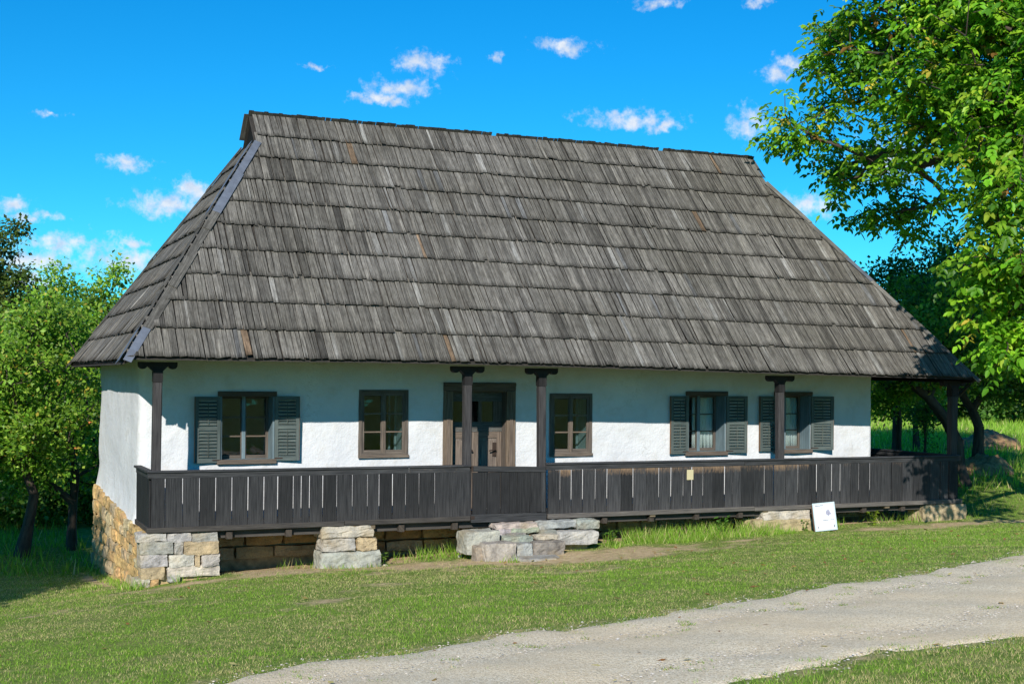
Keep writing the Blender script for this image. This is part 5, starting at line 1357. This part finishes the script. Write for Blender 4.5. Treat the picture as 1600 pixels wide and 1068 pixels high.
# ---- right side, behind the house
def right_trees():
    g = 'trees beyond the right porch end'
    b = base_at(1503, 29.0); p = lambda x, y, z=29.0: at(x, y, z)
    tree('plum_tree', 'dark leaning fruit tree right behind the porch corner post', b, [b, p(1493, 690), p(1478, 655), p(1452, 622), p(1425, 600)], [lob(1420, 560, 29.5, 1.1, 1.4, .8), lob(1480, 530, 29.5, 1.3, 1.4, .9), lob(1400, 600, 30, .5, .8, .35), lob(1545, 560, 29, .9, 1.2, .7), lob(1460, 470, 30.5, 1.1, 1.3, .8)], 520, 28, .10, GREENS, GW, 41, g, r_base=.17)
    b2 = base_at(1527, 31.5); q = lambda x, y, z=31.5: at(x, y, z)
    tree('plum_tree', 'forked fruit tree standing between the two earth mounds', b2, [b2, q(1526, 665), q(1518, 640), q(1500, 610)], [lob(1570, 600, 31.5, 1.0, 1.2, .55), lob(1590, 520, 31, 1.3, 1.4, 1.0), lob(1510, 480, 32, 1.3, 1.4, 1.2), lob(1640, 590, 31, 1.2, 1.2, .8)], 460, 28, .105, DARKG, DW, 42, g, r_base=.15)
    b3 = base_at(1404, 31); tree('sapling_clump', 'clump of thin dark stems behind the far porch rail', b3, [b3, at(1405, 660, 31), at(1402, 620, 31)], [lob(1390, 600, 31, .7, .7, .5), lob(1372, 630, 31.2, .3, .4, .7), lob(1420, 590, 31, .5, .6, .4)], 170, 22, .085, GREENS, GW, 43, g, r_base=.035)
    b4 = base_at(1443, 32); tree('sapling', 'slender leafy sapling in the sunny gap behind the rail', b4, [b4, at(1444, 690, 32), at(1446, 640, 32)], [lob(1446, 680, 32, .16, .18, .35), lob(1450, 650, 32, .25, .25, .25), lob(1440, 640, 32, .3, .3, .3)], 60, 20, .07, DARKG, DW, 44, g, r_base=.02)
    b5 = base_at(1432, 37); tree('young_tree', 'young tree with pale trunk in the sunlit meadow', b5, [b5, at(1430, 670, 37), at(1428, 640, 37)], [lob(1432, 630, 37, .8, .8, .6), lob(1440, 600, 37, .9, .9, .5)], 130, 24, .10, GREENS, GW, 45, g, r_base=.10)
    rr = random.Random(9)
    for i, (px, Z, py, r, h, pal, lb) in enumerate(((1400, 62, 560, 4.4, 3.2, 0, 'dense green tree seen under the right eave'), (1480, 66, 520, 4.6, 4.0, 1, 'dense dark tree behind the leaning fruit tree'), (1560, 60, 530, 4.4, 4.0, 1, 'dense dark tree behind the right earth mound'), (1650, 58, 520, 4.6, 4.2, 0, 'dense green tree at the right edge'), (1360, 70, 560, 4.2, 3.2, 1, 'dark tree just past the wall corner'))):
        b = base_at(px, Z); c = at(px, py, Z)
        lobes = [(c[0] + rr.uniform(-1, 1) * r * .6, c[1] + rr.uniform(-1, 1) * r * .5, c[2] + rr.uniform(-.7, .7) * h, r * .55, r * .55, h * .5) for _ in range(7)] + [(c[0], c[1], b[2] + 1.0, r * .8, r * .7, .9)]
        tree('broadleaf_tree', lb, b, [b, (b + c) / 2, c], lobes, 480, 24, .22, GREENS if pal == 0 else DARKG, GW if pal == 0 else DW, 50 + i, 'dense trees closing the view on the right', spread=.5)
    # the darker tree that shows above the right roof slope
    b = base_at(1400, 34); tree('plum_tree', 'dark fruit tree peeping above the right roof slope', b, [b, at(1400, 640, 34), at(1410, 540, 34)], [lob(1390, 445, 34, .9, 1.2, .6), lob(1440, 430, 34, 1.0, 1.2, .6), lob(1430, 520, 34, 1.5, 1.6, 1.1), lob(1500, 400, 33, .9, 1.0, .6), lob(1350, 415, 34.5, .25, .4, .2), lob(1520, 470, 33, 1.2, 1.4, 1.1)], 480, 26, .11, DARKG, DW, 61, g, r_base=.13)
right_trees()

# ---- wood closing the horizon, and the tree whose shade falls across the lawn's left edge
def far_wood():
    rr = random.Random(77)
    WLAB = ['distant woodland tree at the far left edge', 'distant woodland tree behind the tall dark left tree', 'distant woodland tree behind the rounded left tree', 'distant woodland tree behind the airy left tree', 'distant woodland tree seen past the wall corner', 'distant woodland tree behind the sapling clump', 'distant woodland tree behind the forked fruit tree', 'distant woodland tree at the right edge', 'distant woodland tree hidden behind the left hip', 'distant woodland tree behind the right window']
    for i, (az, Z) in enumerate([(-.58, 62), (-.47, 66), (-.41, 60), (-.37, 70), (.37, 84), (.42, 88), (.47, 92), (.53, 86), (-.3, 74), (.3, 90)]):
        px = 800 + math.tan(az) * FPX * .82; b = base_at(px, Z); h = rr.uniform(4.2, 5.6) if az < 0 else rr.uniform(5, 7)
        c = b + np.array([0, 0, h * .5])
        lobes = [(c[0] + rr.uniform(-2.4, 2.4), c[1] + rr.uniform(-2, 2), c[2] + rr.uniform(-.35, .4) * h, 2.2, 2.2, h * .28) for _ in range(7)]
        sidew = 'left' if az < 0 else 'right'
        tree('woodland_tree', WLAB[i], b, [b, c], lobes, 260, 22, .26, GREENS if i % 2 else DARKG, GW if i % 2 else DW, 80 + i, 'distant woodland trees on the %s' % sidew, spread=.7)
far_wood()
for k, (x, y, lbs, lab) in enumerate(((-7.6, -4.6, [(-7.4, -5.0, 3.6, 1.7, 2.0, 1.4), (-6.6, -3.0, 3.7, 1.5, 1.8, 1.3), (-8.6, -6.8, 3.8, 1.9, 1.8, 1.5), (-8.4, -4.0, 4.6, 1.8, 1.8, 1.3)], 'tree beyond the left edge shading the lawn beside the plinth'),
                                     (-7.2, 1.2, [(-6.6, .2, 3.4, 1.7, 1.7, 1.3), (-7.6, 1.6, 3.8, 2.0, 2.0, 1.5), (-6.2, 2.6, 2.8, 1.3, 1.4, 1.0)], 'tree beyond the left edge shading the orchard grass'))):
    b = np.array([x, y, gz(x, y) - .05])
    tree('lawn_tree', lab, b, [b, b + np.array([.1, 0, 1.6]), b + np.array([.2, .2, 2.8])], lbs, 900, 28, .17, GREENS, GW, 71 + k, spread=.45, r_base=.16)

# ---- earth mounds
def mound(px, py, Z, rx, ry, h, label, seed):
    p = base_at(px, Z); n = 30; V = []; F = []
    for i in range(n + 1):
        for j in range(n + 1):
            u, v = 2 * i / n - 1, 2 * j / n - 1; r = math.hypot(u, v); k = max(0, 1 - r * r) ** .8
            x, y = p[0] + u * rx, p[1] + v * ry
            z = gz(x, y) - .05 + h * k * (1 + .35 * mnoise.noise(Vector((u * 2.2 + seed, v * 2.2, 0)))) + (.07 * mnoise.noise(Vector((u * 7, v * 7, seed))) + .04 * mnoise.noise(Vector((u * 17, v * 17, seed)))) * min(1, k * 3) - (.3 if r > 1 else 0)
            V.append((x - p[0], y - p[1], z - p[2]))
    for i in range(n):
        for j in range(n): a = i * (n + 1) + j; F.append((a, a + n + 1, a + n + 2, a + 1))
    me = bpy.data.meshes.new('earth_mound'); me.from_pydata(V, [], F); me.polygons.foreach_set('use_smooth', [True] * len(F)); me.materials.append(M['mound'])
    tag(link_mesh('earth_mound', me, None, p), label, 'mound', 'heaps of bare earth beyond the porch')
mound(1535, 0, 31.0, .8, .75, .45, 'near heap of bare brown earth beside the porch corner', 2.0)
mound(1543, 0, 38.5, 1.1, 1.0, .5, 'farther heap of bare earth behind the forked tree', 5.0)

# ---- single weeds
def weed(px, py, Y, h, n, leafL, label, seed, col):
    p = onY(px, py, Y); p[2] = gz(p[0], p[1]) - .01; rng = np.random.default_rng(seed)
    e = empty('weed_plant', p); tag(e, label, 'weed', 'single weeds at the foot of the porch')
    b = MB()
    for k in range(3):
        a = rng.random() * 6.28; b.board(p, p + np.array([math.cos(a) * .25 * h, math.sin(a) * .25 * h, h * rng.uniform(.7, 1)]), (.005, 0, 0), (0, .005, 0), (.12, .2, .03, 0))
    b.build('stem', M['leaf'], e)
    t = rng.random(n) ** .7; a = rng.random(n) * 6.28; O = p[None] + np.stack([np.cos(a) * .22 * h * t, np.sin(a) * .22 * h * t, h * t], -1)
    ax = np.stack([np.cos(a), np.sin(a), rng.uniform(-.2, .6, n)], -1); nr = rng.normal(0, .3, (n, 3)) + np.array([0, -.3, 1])
    L = leafL * rng.uniform(.6, 1.2, n); V, F = leaf_arrays(O, ax, nr, L, L * .5, True)
    c = np.array(col)[None] * rng.uniform(.75, 1.25, (n, 1))
    F = (np.arange(n)[:, None, None] * 6 + F[None]).reshape(-1, 4)
    link_mesh('leaves', np_mesh('leaves', V.reshape(-1, 3) - p, 4, F, M['leaf'], np.repeat(c, 6, 0)), e, p)
weed(1362, 815, -.15, .28, 40, .085, 'yellow-green leafy weed below the right porch planks', 1, (.24, .32, .03))
weed(1128, 820, -.3, .36, 60, .07, 'upright green weed left of the low pier', 2, (.10, .22, .03))
weed(955, 822, -.3, .30, 40, .07, 'bushy weed just right of the steps', 3, (.12, .24, .03))
weed(596, 872, .05, .22, 30, .07, 'small leafy weed beside the three-course pier', 4, (.15, .27, .04))
weed(1258, 785, -.1, .2, 24, .06, 'low weed behind the low pier', 5, (.13, .24, .03))
